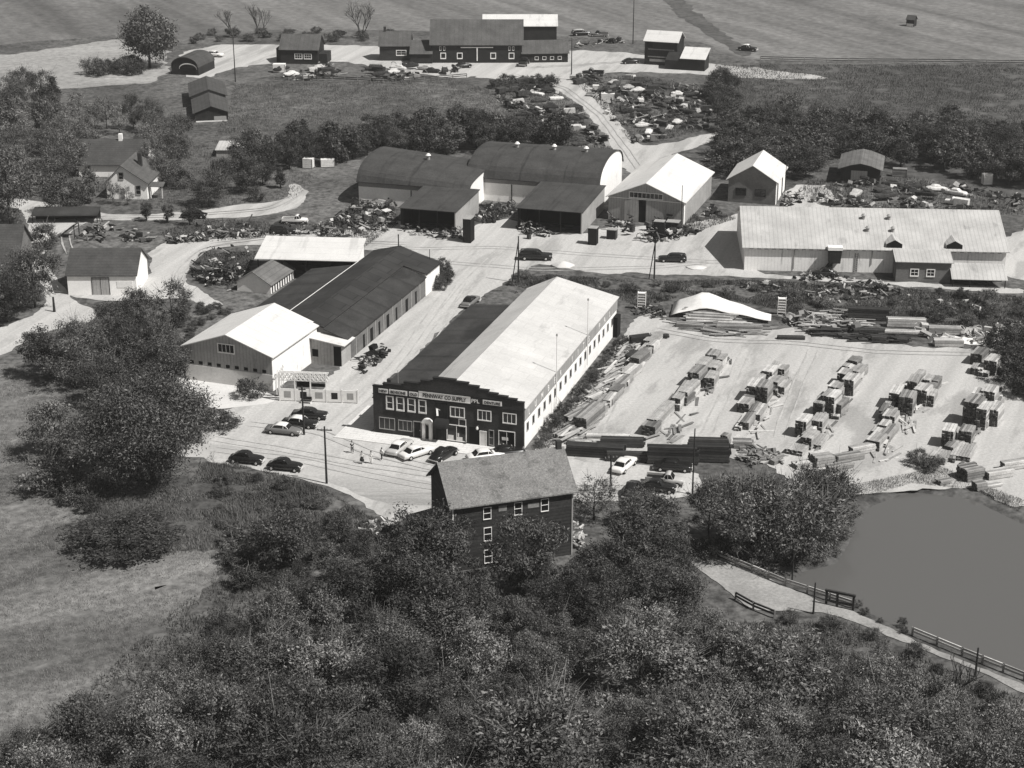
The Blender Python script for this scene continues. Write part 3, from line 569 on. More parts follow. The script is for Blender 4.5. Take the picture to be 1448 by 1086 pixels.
# ------------------------------------------------------------------ hill farm
root, W = site('barn', 'large dark barn with high shingle roof and small white windows', 'barn', (610, 89), (738, 89))
gable_y(root, W, 14, 5.4, 11.0, .5, .18, 'dark_board', 'barn_roof')
for x in (3.4, 8.1, 17.6, 22.8): window(root, 'front', 0, x, 1.4, 1.2, 1.3, 1, 1, fw=.22)
for x in (2.6, 3.7, 22.2, 23.3): window(root, 'front', 0, x, 3.6, .4, 1.0, 1, 1, fw=.08)
tr = MB().box(8.4, -.25, 4.3, 17.6, -.1, 4.55).build('door_track', 'white_paint', root); MB().box(12.9, -.24, .6, 13.2, -.1, 4.3).build('track_post', 'white_paint', root)
panel(root, 'barn_door', 'front', 0, 10.6, 13, .1, 4.2, 'brick_trim', .08); panel(root, 'barn_door', 'front', 0, 13.3, 16, .1, 4.2, 'brick_trim', .08)
root, W = site('barn_annexe', 'low annexe with plain shingle roof at the right end of the barn', 'annexe', (739, 89), (803, 88)); gable_y(root, W, 8, 2.8, 5.6, .4, .14, 'dark_board', 'barn_roof')
for i in range(4): window(root, 'front', 0, 4 + i * 2.2, .9, .9, .8, 1, 1, fw=.1)
root, W = site('rear_barn', 'pale roofed barn standing behind the big dark barn', 'barn', (684, 62), (787, 62)); gable_y(root, W, 10, 5.4, 7.9, .4, .14, 'dark_board', 'white_roof')
root, W = site('farm_cottage', 'dark cottage with two white windows left in the farmyard', 'cottage', (397, 90), (450, 91)); gable_y(root, W, 9, 4.2, 7.6, .4, .14, 'dark_board', 'barn_roof')
for x in (5.2, 7.9): window(root, 'front', 0, x, 1.6, 1.9, 1.2, 3, 2, fw=.18)
MB().box(W, 1, 0, W + 2.4, 7, 2.8).build('side_wing', 'dark_board', root); MB().box(-1.6, 2, 0, -.02, 7, 4).build('porch', 'dark_board', root)
root, W = site('farm_house', 'dark house with white double window next to the barn', 'house', (537, 86), (580, 86)); gable_y(root, W, 8.5, 4.4, 7.6, .4, .14, 'dark_siding', 'barn_roof')
window(root, 'front', 0, 6.2, 1.7, 2.6, 1.2, 2, 2, fw=.2); MB().box(1, 4, 7, 1.7, 4.7, 9).build('chimney', 'brick', root)
root, W = site('farm_lean_to', 'low dark shed between the house and the barn', 'shed', (580, 90), (613, 90)); MB().prism([(0, 0), (7, 0), (7, 5.2), (0, 2.8)], 0, W - .3, 'x').build('wall', 'dark_board', root); MB().slab([(-.4, 2.7), (7.2, 5.35)], .12, -.2, W - .2, 'x').build('roof', 'barn_roof', root)
root, W = site('white_roof_shed', 'tall shed with sagging white roof on the right of the farmyard', 'shed', (911, 91), (957, 94)); gable_y(root, W, 7.5, 6.8, 9.0, .4, .14, 'dark_board', 'white_roof')
MB().box(1, -.07, 2.2, 8, -.001, 2.5).box(1, -.07, 4.3, 8.6, -.001, 4.6).box(1.5, -.06, 1.0, 6, -.001, 1.7).build('stacked_slabs', 'plank_old', root); panel(root, 'doorway', 'front', 0, .6, 2.4, 5, 6.3, 'opening', .08)
root, W = site('white_roof_lean_to', 'lower white roofed shed beside the tall sagging one', 'shed', (962, 99), (996, 101)); MB().prism([(0, 0), (6, 0), (6, 5.2), (0, 3.3)], 0, W, 'x').build('wall', 'dark_board', root); MB().slab([(-.4, 3.2), (6.3, 5.35)], .12, -.2, W + .3, 'x').build('roof', 'white_roof', root)
MB().prism([(0, 0), (5, 0), (5, 4.2), (0, 2.6)], -4.4, -.02, 'x').build('side_wing', 'dark_board', root)
root = thing('twin_shed', 'dark double shed stepping up the slope on the left', 'shed', G(276, 173) + (0,), math.radians(11)); W = 8.0
gable_x(root, W, 16, 2.3, 3.8, .5, .14, 'dark_board', 'dark_shingle'); w2 = MB().prism([(-.4, 0), (W + .2, 0), (W + .2, 2.9), (W / 2, 4.4), (-.4, 2.9)], 16.8, 34).build('rear_wall', 'dark_board', root); MB().slab([(-.9, 2.75), (W / 2, 4.5), (W + .7, 2.75)], .14, 16.7, 34.3).build('rear_roof', 'dark_shingle', root)
panel(root, 'eave_board', 'left', 0, .5, 15, 2.0, 2.2, 'white_paint', .05); panel(root, 'base_board', 'front', 0, .2, W - .2, 0, .3, 'white_paint', .05); panel(root, 'stable_door', 'front', 0, W - 3.4, W - .4, .3, 1.3, 'grey_paint', .06)
root, W = site('round_roof_garage', 'dark garage with rounded roof and pale arched doorway', 'garage', (243, 105), (281, 107))
ar = [(W / 2 - W / 2 * math.cos(math.pi * i / 12), 2.2 + 2.6 * math.sin(math.pi * i / 12)) for i in range(13)]
MB().prism([(0, 0), (W, 0)] + list(reversed(ar)), 0, 11).build('wall', 'dark_board', root); MB().slab(ar, .18, -.3, 11.3).build('roof', 'dark_shingle', root)
i2 = [(W * .62 - 2.6 * math.cos(math.pi * i / 10), 1.6 + 1.4 * math.sin(math.pi * i / 10)) for i in range(11)]; MB().slab(i2, .3, -.12, .02).build('door_arch', 'white_paint', root); panel(root, 'doorway', 'front', 0, W * .62 - 2.3, W * .62 + 2.3, .05, 2.0, 'opening', .04)
# white house and its dark wing
root, W = site('white_house', 'white gabled house half hidden by shrubs', 'house', (152, 281), (209, 282)); gable_x(root, W, 11, 3.6, 7.0, .5, .14, 'white_wall', 'barn_roof', ridge=W * .4)
window(root, 'front', 0, 6.6, 1.1, .9, 1.7, 1, 2, 'grey_paint'); window(root, 'front', 0, 3.2, 4.2, .9, 1.3, 1, 2, 'grey_paint'); door(root, 'front', 0, 3.2, 1.0, 2.1, 'grey_paint', .1)
MB().box(5.2, 6, 5.4, 6, 6.8, 8.2).build('chimney', 'brick', root); MB().slab([(.5, 2.5), (2.6, 3.0)], .1, W + .02, W + 3.2, 'x').build('porch_roof', 'barn_roof', root)
for x in (W + .4, W + 2.8): MB().box(x, .8, 0, x + .15, .95, 2.6).build('porch_post', 'white_paint', root)
root, W = site('dark_roof_house', 'wide house with broad dark roof behind the white gable', 'house', (112, 250), (206, 250)); gable_y(root, W, 11, 2.9, 6.9, .5, .14, 'white_wall', 'dark_shingle'); window(root, 'front', 0, 2, 1.1, 1, 1.2, 1, 2, 'grey_paint'); MB().box(8, 5, 6.3, 8.8, 5.8, 8.2).build('chimney', 'white_wall', root)
root, W = site('white_barn', 'small white barn with dark roof and grey double door', 'barn', (97, 417), (194, 417)); gable_y(root, W, 10, 3.6, 6.8, .3, .14, 'white_wall', 'dark_shingle')
d1 = door(root, 'front', 0, 5.7, 2.9, 3.0, 'grey_wall', .05, 'dark_board', False); MB().box(5.68, -.08, .1, 5.74, -.04, 3.0).build('door_gap', 'opening', d1); panel(root, 'hatch', 'front', 0, 8.5, 11.2, 1.3, 2.5, 'white_paint', .05)
root, W = site('edge_house', 'dark roofed house at the left edge, the nearer one', 'house', (-60, 433), (26, 433)); gable_y(root, W, 9, 4.4, 8, .4, .14, 'grey_wall', 'dark_shingle')
root, W = site('edge_house', 'dark roofed house at the left edge, the farther one', 'house', (-70, 392), (29, 392)); gable_y(root, W, 9, 4.2, 8.4, .4, .14, 'block_wall', 'dark_shingle')
root, W = site('pale_shed', 'low shed with flat pale roof on the grass slope', 'shed', (306, 222), (355, 222)); MB().prism([(0, 0), (6, 0), (6, 2), (0, 1.5)], 0, W, 'x').build('wall', 'grey_wall', root); MB().slab([(-.3, 1.55), (6.3, 2.15)], .12, -.2, W + .2, 'x').build('roof', 'metal_roof', root)
root, W = site('field_hut', 'tiny dark hut alone on the far hillside', 'hut', (1281, 37), (1292, 38)); gable_y(root, W, 2.6, 2.2, 3.3, .2, .1, 'dark_board', 'dark_shingle'); panel(root, 'base_board', 'front', 0, .2, W - .2, .1, .9, 'white_paint', .04)

# ------------------------------------------------------------------ the old mill
root = thing('old_mill', 'tall weathered wooden mill with steep shingle roof in front of the road', 'mill', (-6.9, 185.9, 0), math.radians(18))
W, D = 14.8, 9.2
gable_y(root, W, D, 8.6, 12.0, .5, .16, 'dark_siding', 'grey_shingle')
for x, z, h in ((4.2, 6.3, 1.4), (4.25, 3.5, 1.6), (4.3, .6, 1.6), (8.0, 6.3, 1.5), (11.3, 6.3, 1.5)): window(root, 'front', 0, x, z, .85, h, 1, 2, fw=.07)
panel(root, 'boarded_window', 'front', 0, 5.6, 6.6, 7.0, 7.7, 'plank_old', .05); panel(root, 'boarded_window', 'front', 0, 9.2, 10.6, 6.9, 7.5, 'plank_old', .05)
MB().box(-.05, -.07, 0, .12, .1, 8.3).build('corner_board', 'white_paint', root); MB().box(W - .12, -.07, 0, W + .05, .1, 8.3).build('corner_board', 'grey_paint', root)
window(root, 'left', 0, 3.6, 6.2, .8, 1.4, 1, 2, 'grey_paint')
MB().box(W - .5, D / 2 - .3, 11.7, W + .1, D / 2 + .3, 13.0).build('chimney', 'brick', root)
MB().prism([(-3.4, 0), (-.02, 0), (-.02, 4.7), (-3.4, 4.2)], 3.6, 7.6).build('lean_to_wall', 'dark_siding', root); MB().slab([(-3.7, 4.2), (-.03, 4.75)], .12, 3.3, 7.9).build('lean_to_roof', 'grey_shingle', root)
# ------------------------------------------------------------------ cars of the fifties
def ring(x, hw, zb, zt, sh=.25, top=.82):
    """rounded cross-section at station x: half width hw, bottom zb, top zt"""
    h = zt - zb
    pts = [(-hw * .9, zb), (-hw, zb + h * .2), (-hw, zb + h * .6), (-hw * .95, zt - h * sh * .6), (-hw * top, zt - h * .05), (-hw * .4, zt), (hw * .4, zt), (hw * top, zt - h * .05), (hw * .95, zt - h * sh * .6), (hw, zb + h * .6), (hw, zb + h * .2), (hw * .9, zb)]
    return [(x, y, z) for y, z in pts]
def make_car(name, style, paint, roofm):
    root = thing(name, 'car', 'car')
    if style == 'sedan':
        body = [(-2.55, .7, .42, .72), (-2.45, .86, .34, .88), (-1.7, .93, .3, .96), (-.9, .95, .28, 1.0), (.7, .95, .28, 1.0), (1.3, .94, .28, .98), (2.1, .92, .3, .93), (2.5, .84, .34, .86), (2.6, .7, .42, .7)]
        cab = [(-1.75, .68, .9, .95), (-1.15, .72, .9, 1.38), (-.6, .74, .9, 1.47), (.25, .73, .9, 1.46), (.6, .71, .9, 1.36), (1.1, .68, .9, .96)]; rf = (-1.05, .42)
    elif style == 'fastback':
        body = [(-2.4, .55, .45, .65), (-2.25, .74, .36, .85), (-1.5, .86, .3, 1.0), (-.7, .9, .28, 1.05), (.6, .9, .28, 1.05), (1.2, .84, .28, 1.04), (1.9, .76, .3, .98), (2.3, .66, .36, .88), (2.42, .5, .45, .7)]
        cab = [(-2.0, .5, .8, .9), (-1.5, .62, .9, 1.22), (-.8, .68, .9, 1.52), (0, .69, .9, 1.58), (.35, .67, .9, 1.48), (.8, .62, .9, 1.03)]; rf = (-1.4, .2)
    elif style == 'wagon':
        body = [(-2.55, .8, .4, .8), (-2.5, .9, .34, .95), (-1.7, .93, .3, 1.0), (-.9, .95, .28, 1.0), (.7, .95, .28, 1.0), (1.3, .94, .28, .98), (2.1, .92, .3, .93), (2.5, .84, .34, .86), (2.6, .7, .42, .7)]
        cab = [(-2.45, .74, .9, 1.0), (-2.2, .76, .9, 1.45), (-1.2, .77, .9, 1.55), (.2, .75, .9, 1.52), (.6, .72, .9, 1.38), (1.1, .68, .9, .96)]; rf = (-2.15, .4)
    else:   # pickup truck
        body = [(-2.6, .85, .5, .8), (-2.55, .86, .45, .85), (.0, .88, .4, .85), (.05, .88, .4, 1.05), (1.0, .86, .4, 1.1), (1.5, .8, .38, 1.08), (2.2, .7, .4, 1.0), (2.4, .6, .5, .9)]
        cab = [(-.1, .72, .95, 1.1), (0, .74, .95, 1.6), (.35, .75, .95, 1.72), (.7, .74, .95, 1.68), (1.15, .68, .95, 1.1)]; rf = (.02, .75)
    b = MB().loft([ring(x, w, a, z) for x, w, a, z in body]); bo = b.build('body', paint, root, True)
    MB().loft([ring(x, w, a, z, .5, .86) for x, w, a, z in cab]).build('windows', 'glass', root)
    rr = [(x, w + .015, z - .1, z + .02) for x, w, a, z in cab if rf[0] - .2 <= x <= rf[1] + .25]
    MB().loft([ring(x, w * .93, a, z, .5, .9) for x, w, a, z in rr]).build('roof', roofm, root, True)
    pil = MB(); n = len(cab)
    for i in (1, n // 2, n - 2):
        x, w, a, z = cab[i]
        for s in (-1, 1): pil.bar((x + (.35 if i == n - 2 else -.3 if i == 1 else 0), s * (w + .03), .98), (x, s * (w * .92 + .02), z - .05), .07)
    pil.build('window_pillars', roofm, root)
    for x in (-1.6, 1.65):
        for s in (-1, 1):
            wh = MB().tube((x, s * .72, .33), (x, s * .955, .33), .33, n=12).build('wheel', 'rubber', root); MB().tube((x, s * .95, .33), (x, s * .975, .33), .18, .14, n=10).build('hubcap', 'chrome', wh)
    L0, L1 = body[0][0], body[-1][0]
    if style == 'pickup':
        MB().box(-2.5, -.72, .853, -.05, .72, .87).build('load_bed', 'opening', root)
        MB().box(-2.55, -.85, .85, -.02, -.76, 1.15).box(-2.55, .76, .85, -.02, .85, 1.15).box(-2.6, -.8, .85, -2.54, .8, 1.13).build('bed_side', paint, root)
    for x in (L0 - .06, L1 + .02): MB().box(x, -.85, .38, x + .1, .85, .52).build('bumper', 'chrome', root)
    MB().box(L1 - .06, -.45, .52, L1 + .02, .45, .68).build('grille', 'chrome', root)
    for s in (-1, 1): MB().tube((L1 - .14, s * .62, .72), (L1 + .0, s * .62, .72), .1, n=8).build('headlight', 'chrome', root)
    return root
PROT = {}
def car(px, deg, style, paint, roofm, label, group=None, cat='car', name='parked_car', s=1.0, z=.06):
    k = (style, paint, roofm)
    if k not in PROT: PROT[k] = o = make_car(name, style, paint, roofm)
    else: o = copy_tree(PROT[k]); o.name = name
    x, y = G(*px); o.location = (x, y, z); o.rotation_euler = (0, 0, math.radians(deg)); o.scale = (s, s, s)
    o['category'] = cat; return relabel(o, label, group)
B_, W_, G_, L_ = 'car_black', 'car_white', 'car_grey', 'car_light'
car((401, 613), -14, 'sedan', G_, W_, 'grey sedan with white roof, nearest of three cars side by side', 'cars on the forecourt')
car((424, 603), -14, 'sedan', B_, W_, 'dark sedan with white roof between two other parked cars', 'cars on the forecourt')
car((438, 591), -10, 'sedan', B_, B_, 'all black car behind the two white roofed cars', 'cars on the forecourt')
car((349, 654), -13, 'fastback', B_, B_, 'black car on the road verge beside the big dark tree', 'cars along the road')
car((403, 664), -13, 'fastback', B_, B_, 'black car on the road verge nearer the utility pole', 'cars along the road')
car((565, 638), 66, 'sedan', L_, W_, 'pale car nosed to the pavement, leftmost at the store', 'cars in front of the store')
car((589, 645), 40, 'sedan', W_, W_, 'white low car parked slantwise beside the black one', 'cars in front of the store')
car((627, 648), 55, 'fastback', B_, B_, 'glossy black rounded car parked slantwise before the store', 'cars in front of the store')
car((686, 650), 18, 'sedan', W_, W_, 'white car half hidden behind the mill roof', 'cars in front of the store')
car((716, 645), 14, 'sedan', B_, B_, 'black car mostly hidden behind the mill roof ridge', 'cars in front of the store')
car((882, 663), 62, 'sedan', W_, W_, 'white car standing alone before the lumber stacks', 'cars by the lumber yard')
car((951, 665), -8, 'sedan', B_, B_, 'black car under the long dark lumber stack', 'cars by the lumber yard')
car((941, 685), -12, 'pickup', L_, L_, 'pale pickup truck behind a black rounded car', 'cars by the lumber yard', 'truck')
car((930, 694), -14, 'fastback', B_, B_, 'black rounded car in front of the pale pickup', 'cars by the lumber yard')
car((893, 698), 75, 'fastback', B_, B_, 'dark car at the edge of the bushes by the utility pole', 'cars by the lumber yard')
car((757, 367), -4, 'wagon', B_, B_, 'long black wagon beside the white sand heap', 'cars in the gravel yard', s=1.2)
car((951, 370), 176, 'wagon', B_, B_, 'black wagon in front of the gabled warehouse', 'cars in the gravel yard')
car((303, 80), -20, 'sedan', W_, W_, 'white car in the farmyard behind the round roofed garage', 'cars on the hill farm', s=1.1)
car((741, 92), 80, 'pickup', B_, B_, 'black truck standing by the corner of the barn', 'cars on the hill farm', 'truck', s=1.25)
car((838, 107), 170, 'pickup', B_, G_, 'dark truck at the top of the salvage yard', 'cars on the hill farm', 'truck', s=1.2)
car((655, 96), 20, 'fastback', B_, B_, 'dark car in front of the big barn', 'cars on the hill farm')
car((891, 90), 10, 'fastback', B_, B_, 'dark car beside the tall white roofed shed', 'cars on the hill farm')
car((1057, 72), -25, 'fastback', B_, W_, 'dark car with white roof on the far pasture track', 'cars on the hill farm', s=1.2)
car((822, 50), 15, 'wagon', B_, L_, 'dark wagon with pale roof behind the farmyard', 'cars on the hill farm', s=1.2)
car((847, 52), 170, 'pickup', G_, B_, 'grey truck behind the farmyard next to the wagon', 'cars on the hill farm', 'truck', s=1.1)
car((275, 308), 175, 'sedan', B_, B_, 'dark car on the drive beside the clipped bushes', 'cars by the house')
car((418, 316), -3, 'pickup', W_, W_, 'white truck at the edge of the scrap piles', 'cars by the house', 'truck')
car((400, 330), -3, 'wagon', B_, B_, 'dark wagon behind the white roofed open shed', 'cars by the house')
car((598, 172), 20, 'sedan', W_, B_, 'white car body lying among the hedge trees', 'cars by the house', 'car')
car((1165, 391), 178, 'fastback', B_, B_, 'black machine cab parked under the shed hopper', 'cars in the gravel yard')
car((665, 431), 70, 'sedan', G_, B_, 'grey car in the shade behind the dark store roof', 'cars in the gravel yard')

# ------------------------------------------------------------------ salvage yard bodies
def wreck(style):
    m = MB()
    if style == 0:
        m.loft([ring(x, w, a, z) for x, w, a, z in [(-2.4, .6, .3, .65), (-1.9, .86, .15, .9), (-.7, .9, .1, .95), (.7, .9, .1, .95), (1.8, .84, .15, .85), (2.35, .55, .3, .6)]])
        m.loft([ring(x, w, a, z, .5, .86) for x, w, a, z in [(-1.5, .6, .85, .9), (-.9, .7, .85, 1.35), (.2, .7, .85, 1.38), (.9, .6, .85, .92)]])
    elif style == 1:
        m.box(-2.4, -.9, .1, .4, .9, 1.5); m.loft([ring(x, w, a, z) for x, w, a, z in [(.4, .85, .2, 1.5), (.9, .85, .2, 1.6), (1.2, .8, .2, 1.0), (2.3, .7, .25, .9)]])
    else:
        m.loft([ring(x, w, a, z) for x, w, a, z in [(-2.2, .75, .1, .8), (-1.2, .9, .0, .85), (1.2, .9, .0, .85), (2.2, .75, .1, .7)]])
        m.bar((-.8, -.7, .8), (-.5, -.6, 1.3), .1); m.bar((-.8, .7, .8), (-.5, .6, 1.3), .1); m.bar((-.5, -.6, 1.3), (.6, -.6, 1.25), .1); m.bar((-.5, .6, 1.3), (.6, .6, 1.25), .1); m.bar((.6, -.6, 1.25), (1, -.7, .8), .1)
    return m.mesh('car_wreck', MT['rust'])
wre = [wreck(0), wreck(1), wreck(2)]; wre += [m.copy() for m in wre]
for m in wre[3:]: m.materials.clear(); m.materials.append(MT['steel'])
def in_poly(P, x, y): return poly_sd(P, np.array([x]), np.array([y]))[0] > 0
def scatter(P, n, dmin, tries=60):
    P = np.array(P); lo = P.min(0); hi = P.max(0); out = []
    for _ in range(n * tries):
        if len(out) >= n: break
        x, y = random.uniform(lo[0], hi[0]), random.uniform(lo[1], hi[1])
        if not in_poly(P, x, y): continue
        if all((x - a) ** 2 + (y - b) ** 2 > dmin * dmin for a, b in out): out.append((x, y))
    return out
def wrecks(px, n, label, pale=.2, s=1.0, dm=3.6):
    for x, y in scatter(GP(px), n, dm):
        k = random.choice((0, 0, 0, 1, 2)); p = random.random() < pale
        o = bpy.data.objects.new('scrap_car', wre[k + (3 if p else 0)]); COL.objects.link(o)
        o.location = (x, y, random.choice((0.05, .05, .05, .6))); o.rotation_euler = (random.uniform(-.1, .1), random.uniform(-.1, .1), random.choice((0, math.pi)) + random.gauss(.2, .7)); o.scale = (s,) * 3
        tag(o, ('pale ' if p else 'dark ') + ('scrapped truck body ' if k == 1 else 'stripped open car shell ' if k == 2 else 'scrapped closed car body ') + label, 'scrap car', 'scrapped cars ' + label)
wrecks([(705, 130), (770, 122), (815, 152), (838, 200), (826, 212), (770, 205), (735, 170)], 34, 'left of the hill road', .14, .85)
wrecks([(812, 115), (900, 112), (1000, 128), (1026, 150), (1010, 175), (930, 194), (908, 192), (886, 162), (856, 138)], 46, 'right of the hill road', .14, .85)
wrecks([(385, 100), (460, 98), (470, 108), (390, 110)], 5, 'below the farm cottage', .6)
wrecks([(505, 98), (640, 97), (650, 105), (520, 112)], 9, 'below the farm house', .6)
wrecks([(1200, 262), (1300, 262), (1420, 285), (1400, 300), (1210, 285)], 10, 'below the tree belt', .35)
wrecks([(700, 118), (770, 118), (770, 128), (710, 130)], 7, 'along the top of the salvage yard', .02)
# ------------------------------------------------------------------ scrap heaps (nobody could count the pieces)
def heap(px, n, size, hmax, label, m='scrap', name='scrap_heap', thin=.75):
    P = GP(px); mb = MB(); PA = np.array(P); lo = PA.min(0); hi = PA.max(0); sd_ = None; k = 0; cx = [(random.uniform(lo[0], hi[0]), random.uniform(lo[1], hi[1]), random.uniform(1.5, 4)) for _ in range(max(4, n // 18))]
    for _ in range(n * 30):
        if k >= n: break
        c = random.choice(cx); x = random.gauss(c[0], c[2]); y = random.gauss(c[1], c[2])
        if not in_poly(P, x, y): continue
        k += 1; z = random.random() ** 2 * hmax * math.exp(-((x - c[0]) ** 2 + (y - c[1]) ** 2) / (2 * c[2] ** 2)); s = size * random.uniform(.3, 1.3); a = random.uniform(0, math.pi); t = random.gauss(0, .3); r = random.random()
        dx = Vector((math.cos(a) * math.cos(t), math.sin(a) * math.cos(t), math.sin(t))); dy = Vector((-math.sin(a), math.cos(a), random.gauss(0, .2))).normalized(); dz = dx.cross(dy)
        if r < .3: mb.obox((x, y, z + .15), dx * s, dy * .12, dz * .08)
        elif r < .5: mb.obox((x, y, z + .15), dx * s * .7, dy * s * .45, dz * .04)
        elif r < .75: mb.obox((x, y, z + s * .25), dx * s * .45, dy * s * .35, dz * s * .28)
        elif r < .88: mb.tube(Vector((x, y, z + .3)) - dx * s * .6, Vector((x, y, z + .3)) + dx * s * .6, s * .2, n=6)
        else:
            for i in range(8):
                a0, a1 = i * math.pi / 4, (i + 1) * math.pi / 4; q = lambda b: Vector((x, y, z + .4)) + dx * math.cos(b) * s * .6 + (dy * .8 + dz * .6) * math.sin(b) * s * .6
                mb.bar(q(a0), q(a1), .1)
    return tag(mb.build(name, m), label, 'scrap heap', kind='stuff')
heap([(436, 346), (480, 302), (505, 286), (560, 292), (563, 318), (522, 338), (515, 350), (470, 350)], 260, 1.1, 2.4, 'scrap heap beside the white wall of the shorter arched shed')
heap([(660, 290), (728, 290), (728, 306), (700, 318), (662, 314)], 110, .9, 1.4, 'scrap heap between the two lean-tos', 'scrap_dark')
heap([(568, 321), (650, 327), (657, 341), (610, 338), (570, 331)], 80, .8, 1.5, 'scrap heap along the front of the first lean-to')
heap([(733, 322), (835, 329), (842, 346), (800, 340), (735, 331)], 100, .8, 1.5, 'scrap heap along the front of the second lean-to')
heap([(920, 318), (966, 322), (1010, 296), (1030, 300), (1040, 310), (990, 330), (935, 345), (900, 342)], 170, 1.0, 2.4, 'scrap heap at the corner of the gabled warehouse', 'scrap_dark')
heap([(225, 328), (290, 310), (400, 312), (470, 318), (475, 330), (360, 336), (240, 346)], 180, 1.0, 1.6, 'scrap heap along the drive by the clipped bushes')
heap([(85, 330), (150, 316), (215, 328), (214, 342), (110, 344)], 90, 1.1, 1.6, 'scrap heap behind the white barn')
heap([(266, 378), (285, 358), (330, 350), (366, 356), (350, 388), (332, 414), (300, 408), (275, 394)], 210, .9, 2.6, 'round junk heap inside the loop of the gravel lane', 'scrap_dark')
heap([(700, 126), (770, 118), (818, 150), (866, 212), (780, 208), (720, 190)], 330, 1.3, 1.8, 'loose scrap across the salvage yard left of the hill road')
heap([(805, 112), (900, 108), (1015, 126), (1030, 160), (1015, 180), (930, 200), (895, 204), (868, 175), (840, 140)], 480, 1.5, 1.8, 'loose scrap across the salvage yard right of the hill road')
heap([(1140, 262), (1280, 255), (1448, 280), (1448, 300), (1400, 304), (1200, 294), (1140, 286)], 260, 1.3, 1.8, 'scrap heap in the clearing below the tree belt')
heap([(1096, 292), (1120, 270), (1140, 270), (1138, 284), (1110, 300)], 60, .8, 1.4, 'scrap heap beside the small grey workshop', 'scrap_dark')
heap([(1020, 252), (1030, 235), (1015, 215), (990, 225), (1012, 245)], 60, 1.0, 3, 'scrap heap behind the gabled warehouse')
heap([(378, 102), (460, 96), (640, 99), (662, 108), (540, 116), (390, 114)], 190, 1.4, 1.8, 'scrap and fence pieces below the farm buildings')
heap([(1110, 396), (1250, 400), (1285, 418), (1200, 436), (1120, 420)], 170, .9, .9, 'tangle of scrap in the weeds below the long shed')
heap([(960, 402), (1110, 400), (1110, 414), (960, 412)], 60, .7, .6, 'small scrap strewn in the weedy strip behind the yard')
heap([(1290, 426), (1448, 428), (1448, 452), (1300, 448)], 80, .8, .8, 'small scrap in the overgrown strip at the right')
heap([(1120, 388), (1250, 394), (1250, 400), (1110, 396)], 40, .7, .7, 'odds and ends along the foot of the long shed', 'scrap_dark')
heap([(900, 432), (945, 445), (945, 455), (895, 445)], 50, .9, 1.5, 'scrap heap by the slatted rack')
heap([(1090, 445), (1130, 442), (1215, 458), (1210, 470), (1120, 462)], 130, 1.1, 1.3, 'tangle of cut branches and boards at the yard edge', 'brush', 'brush_heap')
heap([(500, 512), (545, 488), (552, 500), (516, 530)], 45, 1.0, 1.8, 'old machinery heap beside the workshop wall', 'scrap_dark')
heap([(800, 100), (860, 48), (890, 56), (880, 62), (815, 62)], 60, 1.2, 1.6, 'farm machinery heap behind the yard')
heap([(860, 310), (895, 318), (893, 335), (862, 330)], 50, .8, 2.2, 'scrap heap between lean-to and warehouse', 'scrap_dark')
heap([(1290, 466), (1350, 470), (1430, 462), (1448, 480), (1400, 492), (1330, 490)], 90, 1.1, 1.0, 'loose boards at the right edge of the lumber yard', 'plank')
heap([(500, 742), (560, 735), (566, 752), (520, 764)], 24, .8, .5, 'pale boards dumped on the bank by the road', 'plank', 'board_heap')
heap([(1040, 630), (1100, 640), (1120, 655), (1050, 660)], 90, .9, .8, 'loose broken boards beside the pond trees', 'plank_old', 'board_heap')
heap([(792, 768), (815, 752), (832, 760), (822, 778)], 40, .6, 1.6, 'pale rubble heap at the corner of the mill', 'rock', 'rubble_heap')
# ------------------------------------------------------------------ lumber
def stack_mesh(L, Wd, H, m, lay=5, seed=0):
    r = random.Random(seed); mb = MB(); dz = H / lay
    nb = max(3, int(Wd / .36))
    for k in range(lay):
        for j in range(nb):
            e0, e1 = r.uniform(-.12, .12), r.uniform(-.2, .2); y = -Wd / 2 + Wd * (j + .5) / nb
            mb.box(-L / 2 + e0, y - Wd / nb * .44, k * dz + .1, L / 2 + e1, y + Wd / nb * .44, (k + 1) * dz + .1 - .06)
    nbx = len(mb.f) // 6
    for x in (-L * .35, L * .35): mb.box(x - .06, -Wd / 2, 0, x + .06, Wd / 2, .1)
    me = mb.mesh('lumber_stack', m); me.materials.append(MT['shaded_end'])
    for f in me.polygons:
        if abs(f.normal.x) > .9: f.material_index = 1  # end faces take the painted shade
    return me
STK = {}
def lumber(px, L, Wd, H, deg, label, m='plank', group='lumber stacks in the yard', name='lumber_stack', roll=0, z=.06):
    k = (round(L * 2) / 2, round(Wd * 2) / 2, round(H * 2) / 2, m)
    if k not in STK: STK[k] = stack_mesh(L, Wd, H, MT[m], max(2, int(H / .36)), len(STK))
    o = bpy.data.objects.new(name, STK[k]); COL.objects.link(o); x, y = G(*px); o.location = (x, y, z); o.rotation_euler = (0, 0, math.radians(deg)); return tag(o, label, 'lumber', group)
ORD = ['first', 'second', 'third', 'fourth', 'fifth', 'sixth', 'seventh', 'eighth', 'ninth', 'tenth', 'eleventh', 'twelfth', 'thirteenth', 'fourteenth', 'fifteenth', 'sixteenth']
